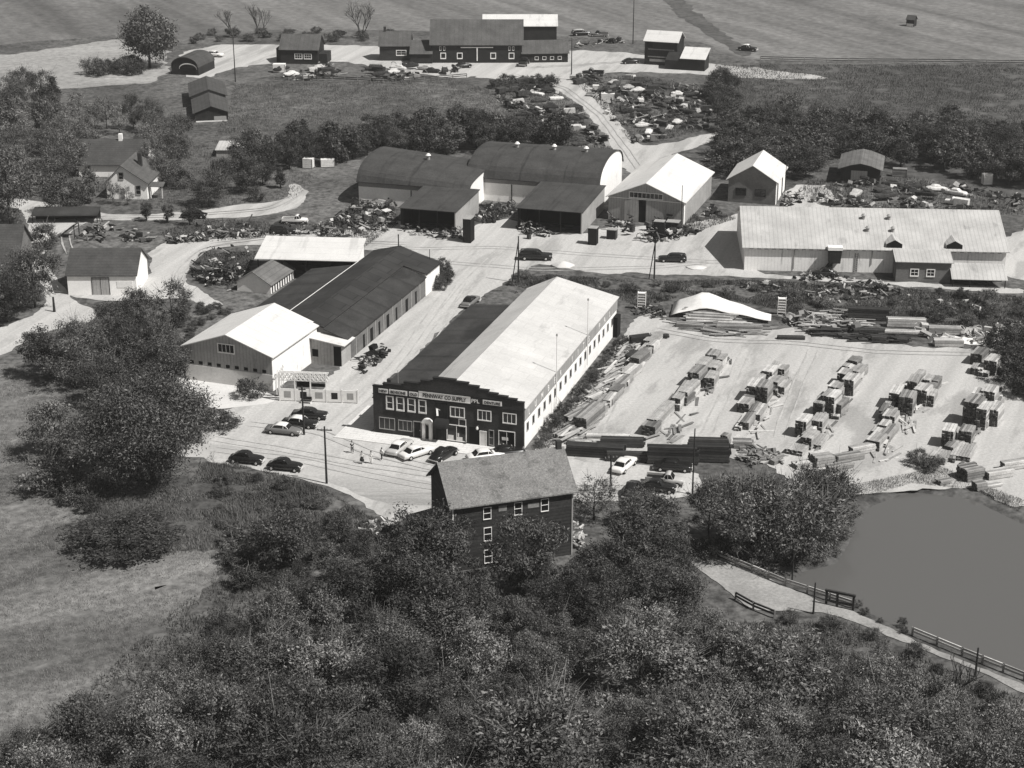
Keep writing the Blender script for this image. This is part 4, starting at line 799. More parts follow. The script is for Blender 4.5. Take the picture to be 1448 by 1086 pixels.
rows = [
 # (row name, axis angle, list of (px, py, L, W, H))
 ('in the row along the store wall', 67, [(833, 600, 6, 1.8, 1.9), (853, 575, 5, 1.2, .9), (868, 565, 5, 1.2, 1.1), (880, 547, 5, 1.3, .9), (893, 531, 4, 1.5, .9), (905, 513, 4, 1.4, 1.3), (914, 500, 4, 1.3, .7), (923, 487, 4.5, 1.3, 1.2)]),
 ('in the second row from the store', 67, [(921, 612, 2.5, 1.8, 1.3), (934, 596, 7, 1.3, 1.5), (947, 580, 6, 1.1, 1.0), (962, 572, 4.5, 1.2, 1.6), (975, 563, 5, 1.2, 1.7), (970, 553, 5, 1, 1), (986, 543, 3.5, 1.6, 2.1), (1006, 545, 3, 1.4, 1.5), (995, 526, 3.5, 1.4, 1.6), (1010, 530, 3, 1.4, 1.4), (1008, 516, 2.6, 1.6, 1.8), (1019, 517, 2.4, 1.2, 1.3)]),
 ('in the third row from the store', 66, [(1061, 597, 6, 1.2, .8), (1050, 600, 5, .9, .5), (1072, 588, 4, 1.3, 1), (1054, 580, 2.6, 1.6, 1.3), (1066, 563, 3.6, 1.3, 2.2), (1080, 566, 3.2, 1.6, 2.3), (1077, 548, 3.2, 1, 1.8), (1088, 543, 3, 1.4, 2.2), (1095, 552, 2.6, 1.6, 1.6), (1105, 553, 3, 1.6, 1.1), (1105, 537, 2, 1.3, 1.8), (1095, 532, 2.4, .9, 1.7)]),
 ('in the fourth row from the store', 64, [(1136, 614, 3, 1.5, 2.3), (1153, 626, 4, 2.4, .5), (1132, 634, 5, 2.2, .6), (1158, 607, 3, 1.5, 1.6), (1160, 588, 3, 1.3, 2.2), (1174, 586, 3, 1.8, 2.9), (1188, 585, 3, 1.2, 1.7), (1181, 562, 2.5, 1.5, 1.8), (1202, 555, 3, 1.6, 2.2), (1194, 543, 2.5, 1.4, 1.8), (1209, 537, 2.6, 1.6, 1.8), (1216, 530, 2.6, 1.3, 1.0), (1199, 525, 2.2, 1.2, 1), (1208, 521, 2.2, 1.4, 1.4)]),
 ('in the fifth row from the store', 64, [(1239, 632, 3, 1.7, 1.3), (1257, 618, 4.5, 1.2, .9), (1244, 612, 3, 1.4, .6), (1259, 598, 2.6, 1.6, 1.4), (1252, 588, 3, 1.3, 1.4), (1266, 573, 3.4, 1.2, 2.4), (1282, 583, 3, 1.8, 2.5), (1291, 561, 3.2, 1.3, 2.6), (1304, 569, 2.8, 1.8, 2.1), (1315, 570, 3, 1.4, 1.2), (1312, 551, 2.2, 1, 1.9), (1321, 549, 2.2, 1.4, 1.5), (1298, 546, 3, 1, 1.9), (1276, 552, 3, 1, 1)]),
 ('in the sixth row from the store', 64, [(1341, 628, 3, 1.4, 2.4), (1366, 625, 2.6, 1.8, 1.7), (1330, 648, 4, 2.2, .5), (1362, 643, 4.5, 2.4, .6), (1375, 598, 3.2, 1.9, 3.2), (1389, 603, 3, 1.3, 2.8), (1405, 598, 3, 1.7, 2.4), (1383, 572, 2.6, 1.4, 1.8), (1398, 571, 2.8, 1.7, 2.3), (1412, 575, 2.2, 1, 1.0)]),
 ('in the short row near the right edge', 62, [(1384, 512, 3.2, 1.6, 1.6), (1403, 526, 3, 1.7, 2.0), (1382, 527, 2.4, 1.6, .9), (1420, 513, 2.6, 1.8, 1.6), (1432, 528, 2.8, 2, 1.8), (1438, 512, 3, 1.5, 1.4), (1412, 545, 4, 2, .5)]),
 ('in the line along the pond bank', 22, [(1161, 656, 2.4, 2.2, 1.2), (1177, 668, 1.4, 1.2, .9), (1200, 651, 3.6, 1.1, .8), (1218, 641, 3.4, 1, .8), (1192, 662, 2.4, 1, .3), (1133, 660, 2, 1.5, .5)]),
 ('in the line at the pond corner', 22, [(1371, 676, 2.4, 2.2, 1.4), (1384, 692, 1.4, 1.2, 1.0), (1412, 675, 3.6, 1.1, .9), (1433, 663, 3.4, 1, .8), (1403, 688, 2.4, 1, .3), (1334, 684, 1.6, 1, .5)])]
for rn, deg, items in rows:
    for i, (px, py, L, Wd, H) in enumerate(items):
        look = 'low board spread ' if H < .7 else 'tall lumber stack ' if H > 2 else 'long lumber stack ' if L > 4.4 else 'medium lumber stack '
        if i and deg > 50 and random.random() < .97:
            qx, qy = items[i - 1][:2]; lumber(((px + qx) / 2 + random.uniform(-4, 6), (py + qy) / 2 + random.uniform(-2, 3)), random.uniform(2.4, 4.4), random.uniform(1.0, 1.6), random.uniform(.5, 1.4), deg + random.uniform(-8, 8), 'small board bundle ' + rn + ', before the ' + ORD[i] + ' stack', random.choice(('plank', 'plank_old')), 'lumber stacks ' + rn)
        lumber((px, py), L * 1.12, Wd * 1.15, H * 1.12, deg + random.uniform(-4, 4), look + rn + ', ' + ORD[i] + ' from its near end', 'plank_old' if random.random() < .3 else 'plank', 'lumber stacks ' + rn)
gq = 'timber stacks along the road side of the lumber yard'
for px, L, Wd, H, deg, m, lb in [((842, 645), 8, 1.6, 1.6, -9, 'plank_dark', 'dark timber stack with pale top nearest the store corner'), ((880, 632), 6, 1.0, 1.3, -4, 'plank_dark', 'dark timber stack behind the white car, farther back'), ((895, 653), 7.0, .6, 1.4, -4, 'plank_dark', 'low dark timber wall behind the white car'),
    ((951, 655), 6.8, 1.3, 2.4, -4, 'plank_dark', 'tall dark timber stack behind the black car'), ((1002, 652), 5.6, 1.4, 2.3, -4, 'plank_dark', 'tall dark timber stack right of the tall thin pole'), ((1001, 633), 5.2, 1.0, 1.3, -4, 'plank_dark', 'smaller dark timber stack behind the tall thin pole'),
    ((860, 620), 6, 1.6, .5, -3, 'plank', 'pale loose plank layer on the ground near the store corner'), ((864, 628), 5, .5, .4, -3, 'plank', 'narrow pale plank bundle near the store corner'), ((1050, 633), 2.4, 1.3, 1.2, -4, 'plank_old', 'grey short lumber stack at the end of the roadside stacks'), ((1026, 628), 1.4, 1.1, 1.4, 60, 'plank_old', 'squat grey lumber block beside the roadside stacks')]:
    lumber(px, L, Wd, H, deg, lb, m, gq)
gq = 'lumber piles along the far edge of the yard'
for px, L, Wd, H, deg, m, lb in [((1281, 462), 6.2, 1.4, 1.4, -6, 'plank', 'long pale lumber pile with a bright top at the far yard edge'), ((1277, 474), 6, 1.2, .7, -6, 'plank', 'flat pale lumber pile in front of the bright topped one'), ((1228, 473), 5, 1.2, .9, -6, 'plank_dark', 'dark plank pile left of the bright topped pile'),
    ((1227, 452), 6.5, 1.4, 2.0, -8, 'plank_dark', 'tall dark plank pile among the weeds'), ((1340, 489), 4.4, 1.6, 1.0, -3, 'plank', 'pale plank pile beside the flattened tarpaulin'), ((1335, 472), 5, 1.6, 1.1, -5, 'plank', 'pale plank pile behind the flattened tarpaulin'), ((1176, 470), 3.6, 1.1, .6, -14, 'plank_dark', 'low dark plank pile at the left of the far edge'), ((1243, 484), 2.6, 1.4, 1.0, -10, 'plank_dark', 'short black plank pile standing forward'), ((1276, 484), 1.8, 1.0, .6, -10, 'plank_dark', 'smallest black plank pile standing forward'),
    ((1118, 480), 4.2, .9, .5, -3, 'plank_dark', 'lone dark timber lying on the open yard'), ((975, 463), 4.4, .8, .6, -14, 'plank_old', 'grey plank pile under the front of the white tarpaulin'), ((1045, 466), 7.2, .9, .7, -4, 'plank_old', 'long grey plank pile at the front of the white tarpaulin'), ((1010, 471), 4, 1.8, .5, -30, 'plank_old', 'scattered grey boards before the white tarpaulin')]:
    lumber(px, L, Wd, H, deg, lb, m, gq)
gq = 'loose board piles along the store wall'
for px, L, Wd, H, deg, m, lb in [((805, 612), 7, .8, .9, 55, 'plank_old', 'grey slanting board pile closest to the road by the store wall'), ((822, 606), 7, .8, .5, 55, 'plank', 'pale slanting board pile beside the big stack'), ((818, 588), 6, 1.0, .8, 52, 'plank_old', 'grey slanting board pile behind the big stack'), ((848, 562), 5, 1.6, .6, 48, 'plank', 'pale board pile half way along the store wall'), ((866, 538), 4, 1.6, .6, 50, 'plank_old', 'grey board pile among weeds along the store wall'), ((897, 510), 3, 2, 1.2, 60, 'plank_dark', 'dark block of timber by the far store corner'), ((905, 487), 3.4, 1.6, 1.4, 20, 'plank_dark', 'dark timber pile at the far corner of the store'), ((932, 478), 3, .8, .6, -10, 'plank_dark', 'dark timber lying right of the far store corner')]:
    lumber(px, L, Wd, H, deg, lb, m, gq)
heap([(792, 616), (860, 515), (884, 478), (905, 482), (888, 520), (830, 600)], 260, .8, .6, 'litter of broken boards along the store wall', 'plank_old', 'board_heap')
def boards(px, n, L, deg, jit, label, m='plank', hmax=.5):
    P = GP(px); PA = np.array(P); lo = PA.min(0); hi = PA.max(0); mb = MB(); k = 0
    for _ in range(n * 40):
        if k >= n: break
        x, y = random.uniform(lo[0], hi[0]), random.uniform(lo[1], hi[1])
        if not in_poly(P, x, y): continue
        k += 1; a = math.radians(random.gauss(deg, jit)); l = random.uniform(*L) / 2; z = .1 + random.random() ** 2 * hmax; w = random.uniform(.1, .22)
        mb.obox((x, y, z), (math.cos(a) * l, math.sin(a) * l, random.gauss(0, .06)), (-math.sin(a) * w, math.cos(a) * w, 0), (0, 0, .05))
    return tag(mb.build('board_litter', m), label, 'boards', kind='stuff')
boards([(795, 625), (812, 590), (862, 520), (890, 480), (915, 482), (890, 530), (850, 585), (830, 625)], 150, (3, 6), 58, 9, 'long loose boards lying along the store wall', 'plank', .9)
boards([(795, 625), (812, 590), (862, 520), (890, 480), (905, 482), (870, 530), (830, 585), (815, 625)], 90, (2, 5), 54, 14, 'grey loose boards among weeds by the store wall', 'plank_old', .7)
for i, (x0, y0, x1, y1) in enumerate(((921, 622, 1022, 508), (1030, 632, 1108, 530), (1120, 645, 1216, 515), (1225, 650, 1322, 540), (1325, 655, 1412, 560))):
    boards([(x0 - 6, y0), (x1 - 8, y1), (x1 + 14, y1 + 4), (x0 + 36, y0 + 4)], 40, (1.5, 4), 64, 22, ('scattered boards at the foot of lumber row ' + ('two', 'three', 'four', 'five', 'six')[i] + ' from the store'), 'plank' if i % 2 else 'plank_old', .35)
boards([(948, 452), (985, 455), (1090, 462), (1070, 474), (1010, 478), (955, 462)], 70, (2, 5), -10, 12, 'loose boards in front of the white tarpaulin', 'plank_old', .5)
boards([(1120, 462), (1190, 466), (1290, 474), (1300, 486), (1240, 488), (1130, 472)], 80, (2, 5), -8, 14, 'loose boards along the far edge of the lumber yard', 'plank_dark', .6)
boards([(1150, 445), (1215, 440), (1220, 465), (1140, 468)], 60, (2, 5), -6, 12, 'pale boards among weeds at the far yard edge', 'plank', .8)
boards([(800, 618), (880, 618), (880, 630), (800, 634)], 26, (3, 6), -3, 6, 'pale boards laid flat behind the roadside timber', 'plank', .3)
# white tarpaulin over a lumber pile
tx = thing('covered_lumber', 'large lumber pile under a sagging white tarpaulin', 'lumber', G(962, 458) + (0,), math.radians(-9))
n = 14; v = []; fc = []
for i in range(n + 1):
    for j in range(9):
        u, w = i / n, j / 8; pk = max(0, 1 - abs(u - .3) / (.3 if u < .3 else .75)); z = .5 + pk * 2.6 * (1 - abs(w - .75) ** 1.2 * .7) - w * .0 + .09 * math.sin(u * 19 + w * 7)
        v.append((-1.8 + u * 16.5, 3.6 - 2.2 * abs(u - .35) + w * (7.0 - 4 * u), max(.3, z)))
for i in range(n):
    for j in range(8): a = i * 9 + j; fc.append((a, a + 9, a + 10, a + 1))
m = MB(); m.v = v; m.f = fc; tp = m.build('tarpaulin', 'tarp', tx, True); md = tp.modifiers.new('thick', 'SOLIDIFY'); md.thickness = .06
mm = MB()
for j in range(11):
    for k in range(2 + j // 2):
        u0 = random.uniform(0, 3); mm.box(u0, .3 + j * .42, .1 + k * .24 * (1 - j * .02), u0 + 7 + random.random() * 4 - k * .7, .64 + j * .42, .28 + k * .24 * (1 - j * .02))
mm.build('boards', 'plank', tx)
tb = MB(); hp_ = [(-1.6, .1), (0, .9), (1.6, .15)]
o = thing('flattened_tarpaulin', 'crumpled pale tarpaulin spread behind the right lumber piles', 'tarpaulin', G(1380, 484) + (0,), -.1)
v = []; fc = []
for i in range(13):
    for j in range(7): v.append((i * .7 - 4, j * .55 - 1.6, .12 + .45 * abs(mnoise.noise(Vector((i * .5, j * .7, 3)))) * 1.6))
for i in range(12):
    for j in range(6): a = i * 7 + j; fc.append((a, a + 7, a + 8, a + 1))
m = MB(); m.v = v; m.f = fc; c_ = m.build('sheet', 'tarp', o, True); c_.modifiers.new('thick', 'SOLIDIFY').thickness = .05
# white sand heaps in the yard
def mound(name, px, r, h, m, label, cat):
    mb = MB(); rings = []
    for k in range(6):
        q = k / 5; rr = r * (1 - q) ** .8 + .05
        rings.append([(math.cos(a) * rr * (1 + .2 * math.sin(3 * a)), .8 * math.sin(a) * rr * (1 + .12 * math.cos(2 * a)), h * q ** .9) for a in [2 * math.pi * i / 18 for i in range(18)]])
    mb.loft(rings); o = mb.build(name, m, None, True); o.location = G(*px) + (.05,); return tag(o, label, cat)
mound('sand_heap', (796, 377), 2.1, 1.0, 'sand', 'white sand heap beside the long black wagon', 'sand heap')
mound('sand_heap', (985, 379), 1.8, .4, 'sand', 'flat pale sand heap right of the wagon by the warehouse', 'sand heap')
# ------------------------------------------------------------------ small yard things
def drum(px, label, m='rust', s=1.0, g='steel drums and tanks'):
    o = thing('steel_drum', label, 'drum', G(*px) + (.06,)); MB().tube((0, 0, 0), (0, 0, 1.1 * s), .42 * s, n=12).build('drum_body', m, o)
    r = MB()
    for z in (.03, .37, .73, 1.07): r.tube((0, 0, z * s - .03), (0, 0, z * s + .03), .45 * s, n=12)
    r.build('rim', m, o); tag(o, group=g)
drum((894, 327), 'tall rusty drum by the warehouse door', s=1.3); drum((748, 338), 'rusty drum among scrap at the left of the second lean-to'); drum((1105, 296), 'dark drum beside the small grey workshop'); drum((970, 330), 'dark drum at the warehouse corner', s=1.4)
def cabinet(px, w, d, h, m, label):
    o = thing('cabinet', label, 'cabinet', G(*px) + (.06,), -.28); MB().box(-w / 2, 0, 0, w / 2, d, h).build('cabinet_case', m, o); MB().box(-w / 2 - .06, -.06, h, w / 2 + .06, d + .05, h + .1).build('cabinet_top', 'grey_paint', o)
    MB().box(-w * .42, -.04, .2, -.02, 0, h - .2).box(.02, -.04, .2, w * .42, 0, h - .2).build('cabinet_door', 'brick_trim', o)
cabinet((660, 344), 1.5, 2.6, 4.6, 'opening', 'tall black tank cabinet at the right of the first lean-to')
cabinet((837, 347), 1.6, 1.8, 3.2, 'opening', 'black cabinet at the right of the second lean-to')
cabinet((864, 339), 1.8, 1.6, 1.8, 'rust', 'low dark cabinet in front of the warehouse'); cabinet((931, 336), 1.9, 1.6, 3.0, 'opening', 'black cabinet with pale edges before the warehouse'); cabinet((950, 334), 2.4, 2.0, 2.6, 'rust', 'rusty cabinet pair before the warehouse')
def rack(px, label):
    o = thing('slatted_rack', label, 'rack', G(*px) + (.05,), -.15)
    for x in (0, 1.3): MB().box(x, 0, 0, x + .09, .8, 3.0).build('rack_side', 'white_paint', o)
    for i in range(6): MB().box(.09, 0, .45 + i * .46, 1.3, .8, .6 + i * .46).build('rack_shelf', 'white_paint', o)
rack((901, 438), 'white slatted rack near the far corner of the store'); rack((1099, 446), 'white slatted rack right of the white tarpaulin')
def crate(px, deg, label, w=2.4, d=1.6, h=1.5, m='white_paint'):
    o = thing('slatted_crate', label, 'crate', G(*px) + (.05,), math.radians(deg)); b = MB()
    for i in range(5):
        z = .08 + i * h / 5; b.box(0, 0, z, w, .06, z + h / 5 - .06); b.box(0, d - .06, z, w, d, z + h / 5 - .06); b.box(0, .06, z, .06, d - .06, z + h / 5 - .06); b.box(w - .06, .06, z, w, d - .06, z + h / 5 - .06)
    b.build('slats', m, o); MB().box(-.02, -.02, h + .05, w + .02, d + .02, h + .1).build('lid', m, o)
    for x in (-.05, w - .05):
        for y in (-.05, d - .05): MB().box(x, y, 0, x + .1, y + .1, h + .04).build('corner_post', 'plank_old', o)
crate((428, 238), -12, 'white slatted crate on the slope, left of the pair', 2.2, 1.6, 2.0); crate((454, 237), 8, 'white slatted crate on the slope, right of the pair', 3.0, 1.4, 1.6)
crate((850, 142), -6, 'bright white box among the scrap right of the hill road', 3.4, 1.8, 1.6); crate((838, 128), -6, 'small white box at the edge of the scrap by the hill road', 1.6, 1.2, 1.2); crate((386, 103), 0, 'pale crate left of the farm cottage scrap', 3.4, 2, 2.2)
crate((1262, 250), -10, 'pale crate stack right of the wooded shed', 3, 1.6, 1.6, 'plank_old'); crate((1390, 262), 4, 'pale crate at the right end of the clearing', 2, 1.4, 2.2)
# low lean roof by the drive
o = thing('lean_roof', 'tilted grey roof panel leaning beside the drive bend', 'roof panel', G(82, 336) + (0,), -.25); MB().prism([(0, .1), (3.6, 2.7), (3.6, 2.9), (0, .3)], 0, 2.4).build('roof_panel', 'mid_roof', o)
for y in (.2, 2.1): MB().box(3.3, y, 0, 3.45, y + .15, 2.55).build('prop', 'plank_dark', o)
o = thing('low_roof', 'long low dark roof beside the drive', 'shed', G(45, 316) + (0,), .03); MB().slab([(-.3, 1.5), (3.5, 2.3)], .12, 0, 13, 'x').build('roof', 'tar_roof', o); MB().box(.1, 3.1, 0, 12.9, 3.3, 2.1).build('back_wall', 'dark_board', o)
for x in (.1, 4.4, 8.6, 12.7): MB().box(x, 0, 0, x + .16, .16, 1.5).build('post', 'dark_board', o)
# display fence in front of the gabled shed
a = Vector(G(396, 567)); b = Vector(G(506, 571)); d = b - a; fn = thing('display_fence', 'white display fence with trellis top, posters and panels beside the gabled shed', 'fence', (a.x, a.y, 0), math.atan2(d.y, d.x)); Lf = d.length
for i in range(6): MB().box(Lf * i / 5 - .08, -.08, 0, Lf * i / 5 + .08, .08, 4.6 if i < 4 else 2.2).build('post', 'white_paint', fn)
for i in range(5):
    x0, x1 = Lf * i / 5 + .1, Lf * (i + 1) / 5 - .1; pn = MB().box(x0, -.04, .15, x1, .04, 2.0).build('fence_panel', 'white_paint', fn)
    ps = MB()
    for k in range(1):
        cx, cz = random.uniform(x0 + .3, x1 - .3), random.uniform(.5, 1.7); cx = (x0 + x1) / 2; ps.box(cx - random.uniform(.4, .7), -.05, .6, cx + random.uniform(.4, .7), -.039, 1.6)
    ps.build('poster', ('grey_paint', 'brick_trim')[i % 2], pn)
tl = MB()
def trellis(x0, x1, z0, z1, y=0, n=7):
    for k in range(n):
        u = x0 + (x1 - x0) * k / n; w = (x1 - x0) / n
        tl.bar((u, y, z0), (u + w, y, z1), .14); tl.bar((u + w, y, z0), (u, y, z1), .14)
    tl.bar((x0, y, z0), (x1, y, z0), .12); tl.bar((x0, y, z1), (x1, y, z1), .12)
trellis(0, Lf * .62, 3.3, 4.5, 0, 11); trellis(0, Lf * .62, 3.3, 4.3, 1.0, 11); tl.build('trellis', 'white_paint', fn)
bx = MB().box(Lf * .22, .3, 2.2, Lf * .38, .9, 3.1).box(Lf * .4, .3, 2.3, Lf * .58, .7, 2.7).build('hanging_basket', 'opening', fn)
tl = MB(); y0_ = 0
for k in range(5): tl.bar((-.4 + k * .02, k * 1.0, 1.0), (-.4 + k * .02, k * 1.0, 4.2), .1); tl.bar((-.4, k * 1.0, 4.2), (-.4, k + 1.0, 3.4), .09); tl.bar((-.4, k * 1.0, 3.4), (-.4, k + 1.0, 4.2), .09)
tl.build('side_trellis', 'white_paint', fn)
for px, lb, L in (((425, 571), 'white bench with dark slats in front of the display fence', 1.6),):
    o = thing('bench', lb, 'bench', G(*px) + (.06,), -.15)
    MB().box(0, 0, .4, L, .45, .47).build('seat', 'brick_trim', o); MB().box(0, .42, .5, L, .48, .95).build('backrest', 'brick_trim', o)
    for x in (.1, L - .18): MB().box(x, .02, 0, x + .08, .44, .4).build('leg', 'white_paint', o)
# garden ornaments by the drive: three clipped bushes are among the plants
# ------------------------------------------------------------------ poles
def pole(px, top, label, arm=1.0, r=.16, guy=None, m='pole_wood', name='utility_pole', cat='utility pole'):
    x, y = G(*px); lo, hi = 0, 40
    for _ in range(40):
        z = (lo + hi) / 2; fw = y * CP - (z - CAMH) * SP; up = y * SP + (z - CAMH) * CP
        if 543 - FPX * up / fw > top: lo = z
        else: hi = z
    o = thing(name, label, cat, (x, y, 0), random.uniform(-.3, .3), 'poles'); MB().tube((0, 0, 0), (0, 0, z), r, r * .65, n=8).build('shaft', m, o)
    if arm:
        MB().bar((-arm, 0, z - .5), (arm, 0, z - .5), .12).build('crossarm', m, o)
        for s in (-.85, -.35, .35, .85): MB().tube((s * arm, 0, z - .44), (s * arm, 0, z - .26), .05, n=6).build('insulator', 'grey_paint', o)
    if guy: MB().tube((guy, .3, 0), (0, 0, z - .8), .09, n=6).build('guy_pole', m, o)
    return o
pole((462, 684), 603, 'dark utility pole with crossarm on the road verge'); pole((430, 615), 546, 'dark pole standing among the three parked cars', .5); MB
pole((733, 400), 334, 'utility pole with leaning brace by the long black wagon', 0, guy=-1.2); pole((925, 396), 336, 'braced pole in front of the warehouse wagon', .6, guy=-1.0)
pole((863, 703), 643, 'utility pole behind the mill beside the white car', .9); pole((979, 700), 606, 'tall thin pole at the dark timber stacks', 0, .12)
pole((333, 116), 50, 'pole between the round garage and the farm cottage', .8); pole((808, 113), 54, 'pole at the top of the hill road', .7); pole((895, 62), -4, 'tall pole beside the tall white roofed shed', 0)
pole((963, 322), 262, 'thin pole at the corner of the gabled warehouse', 0, .09); pole((1109, 286), 225, 'thin pole beside the small grey workshop', 0, .09)
pole((1379, 957), 916, 'short post on the dam road at the right', 0, .14, name='post', cat='post'); pole((1150, 868), 824, 'short post beside the dam railing', 0, .12, name='post', cat='post'); pole((1120, 822), 768, 'thin post standing at the pond edge', 0, .1, name='post', cat='post'); pole((77, 441), 420, 'dark slim post by the drive near the white barn', 0, .25, name='post', cat='post')
# ------------------------------------------------------------------ railings
def railing(pxs, label, h=1.0, m='plank', name='railing', step=2.4):
    P = [Vector(G(*p) + (0,)) for p in pxs]; o = thing(name, label, 'railing', P[0]); r = MB(); po = P[0]; pts = []
    for a, b in zip(P, P[1:]):
        k = max(1, int((b - a).length / step)); pts += [a.lerp(b, i / k) for i in range(k)]
    pts.append(P[-1])
    for a, b in zip(pts, pts[1:]):
        for z in (h, h * .55): r.bar(a - po + Vector((0, 0, z)), b - po + Vector((0, 0, z)), .14, .2)
    r.build('rail', m, o)
    for p in pts: q = p - po; MB().box(q.x - .1, q.y - .1, 0, q.x + .1, q.y + .1, h + .1).build('post', 'plank_old', o)
railing([(978, 772), (1040, 800), (1110, 829), (1205, 860)], 'pale wooden railing along the near part of the dam', .9)
railing([(1290, 898), (1360, 927), (1448, 962), (1520, 990)], 'pale wooden railing along the right part of the dam', .9)
railing([(1040, 848), (1065, 862), (1095, 874)], 'dark railing at the spillway below the dam road', .9, 'plank_dark')
railing([(388, 115), (470, 114), (560, 118), (660, 110)], 'dark fence along the bottom of the farmyard', 1.1, 'plank_dark', 'fence', 3.5)
railing([(1075, 86), (1200, 89), (1330, 90), (1460, 92)], 'faint fence line below the far pasture', 1.2, 'plank_dark', 'fence', 6)
a = Vector(G(1168, 855) + (0,)); b = Vector(G(1206, 863) + (0,)); o = thing('sluice_frame', 'dark timber sluice frame standing at the pond edge', 'sluice', a, math.atan2(b.y - a.y, b.x - a.x)); L = (b - a).length
for t in (0, .4, 1): MB().box(L * t - .12, -.12, -.6, L * t + .12, .12, 1.7).build('post', 'plank_dark', o)
MB().box(-.2, -.14, 1.7, L + .2, .14, 1.95).build('beam', 'plank_dark', o); MB().box(0, -.1, .5, L, .1, .7).build('rail', 'plank_dark', o)
# ------------------------------------------------------------------ people
def skin_mesh(name, verts, edges, radii, m, sub=1):
    me = bpy.data.meshes.new('tmp'); me.from_pydata(verts, edges, []); o = bpy.data.objects.new('tmp', me); COL.objects.link(o)
    md = o.modifiers.new('s', 'SKIN'); md.use_smooth_shade = True
    for i, r in enumerate(radii): me.skin_vertices[0].data[i].radius = (r, r) if not isinstance(r, tuple) else r
    me.skin_vertices[0].data[0].use_root = True; o.modifiers.new('u', 'SUBSURF').levels = sub
    bpy.context.view_layer.update(); out = bpy.data.meshes.new_from_object(o.evaluated_get(bpy.context.evaluated_depsgraph_get())); out.name = name
    bpy.data.objects.remove(o); out.materials.clear(); out.materials.append(MT[m]); return out
def person(px, deg, top, bottom, stride, label, skirt=False):
    root = thing('person', label, 'person', G(*px) + (.06,), math.radians(deg), 'people crossing the forecourt'); s = stride
    V = [(0, 0, .95), (0, 0, 1.15), (0, 0, 1.38), (0, 0, 1.5), (0, .02, 1.6), (0, .02, 1.74)]; E = [(0, 1), (1, 2), (2, 3), (3, 4), (4, 5)]; R = [(.15, .11), (.13, .1), (.17, .11), .055, (.08, .09), (.07, .085)]
    for sd, k in ((-1, 1), (1, -1)):
        b = len(V); V += [(sd * .1, 0, .9), (sd * .1, k * s * .25 + .04, .5), (sd * .1, k * s * .5, .08), (sd * .1, k * s * .5 + .17, .03)]; E += [(0, b), (b, b + 1), (b + 1, b + 2), (b + 2, b + 3)]; R += [.09, .062, .045, .035]
        b = len(V); V += [(sd * .2, 0, 1.4), (sd * .25, -k * s * .15, 1.13), (sd * .24, -k * s * .3 + .08, .9), (sd * .24, -k * s * .3 + .12, .8)]; E += [(2, b), (b, b + 1), (b + 1, b + 2), (b + 2, b + 3)]; R += [.055, .045, .035, .03]
        for i in range(4): V.append((sd * .24 + (i - 1.5) * .012, -k * s * .3 + .13 + i * .012, .71 + .01 * i)); E.append((b + 3, len(V) - 1)); R.append(.011)
        V.append((sd * .21, -k * s * .3 + .17, .77)); E.append((b + 3, len(V) - 1)); R.append(.012)
    def ob(nm, me): o = bpy.data.objects.new(nm, me); COL.objects.link(o); o.parent = root; return o
    ob('body', skin_mesh('body', V, E, R, 'skin'))
    sv = [(0, 0, .93), (0, 0, 1.15), (0, 0, 1.38), (0, 0, 1.46)]; se = [(0, 1), (1, 2), (2, 3)]; sr = [(.17, .13), (.155, .12), (.19, .13), .075]
    for sd, k in ((-1, 1), (1, -1)): b = len(sv); sv += [(sd * .2, 0, 1.4), (sd * .25, -k * s * .15, 1.14)]; se += [(2, b), (b, b + 1)]; sr += [.075, .06]
    ob('shirt', skin_mesh('shirt', sv, se, sr, top))
    if skirt:
        k = MB(); k.loft([[(math.cos(a) * r, math.sin(a) * r * .8, z) for a in [2 * math.pi * i / 14 for i in range(14)]] for r, z in ((.33, .42), (.28, .65), (.2, .9), (.165, 1.02))]); k.build('skirt', bottom, root, True)
    else:
        tv = [(0, 0, .98)]; te = []; tr_ = [(.165, .125)]
        for sd, k in ((-1, 1), (1, -1)): b = len(tv); tv += [(sd * .1, 0, .88), (sd * .1, k * s * .25 + .04, .5), (sd * .1, k * s * .5, .12)]; te += [(0, b), (b, b + 1), (b + 1, b + 2)]; tr_ += [.108, .085, .07]
        ob('trousers', skin_mesh('trousers', tv, te, tr_, bottom))
    h = MB(); h.loft([[(math.cos(a) * r, -.02 + math.sin(a) * r * 1.1, z) for a in [2 * math.pi * i / 12 for i in range(12)]] for r, z in ((.07, 1.62), (.098, 1.7), (.098, 1.76), (.07, 1.82), (.02, 1.845))]); h.build('hair', 'hair', root, True)
    f = MB()
    for sx in (-.032, .032): f.tube((sx, .085, 1.68), (sx, .106, 1.68), .012, n=6)
    f.tube((-.025, .09, 1.6), (.025, .09, 1.6), .008, n=5); f.build('face_features', 'hair', root)
    MB().tube((0, .09, 1.655), (0, .125, 1.635), .012, .018, n=6).build('nose', 'skin', root)
person((498, 641), 200, 'cloth_dark', 'cloth_dark', .3, 'person in dark clothes, farthest left of the four walking')
person((512, 656), 170, 'cloth_white', 'cloth_dark', .35, 'person in light shirt and dark skirt, nearest the road', True)
person((525, 656), 185, 'cloth_white', 'cloth_white', .15, 'person dressed all in white, third of the four walking')
person((540, 651), 140, 'cloth_white', 'cloth_dark', .4, 'person in white shirt and dark trousers nearest the parked cars')
person((835, 106), 160, 'cloth_dark', 'cloth_dark', .2, 'person in dark clothes standing at the top of the hill road'); COL.objects
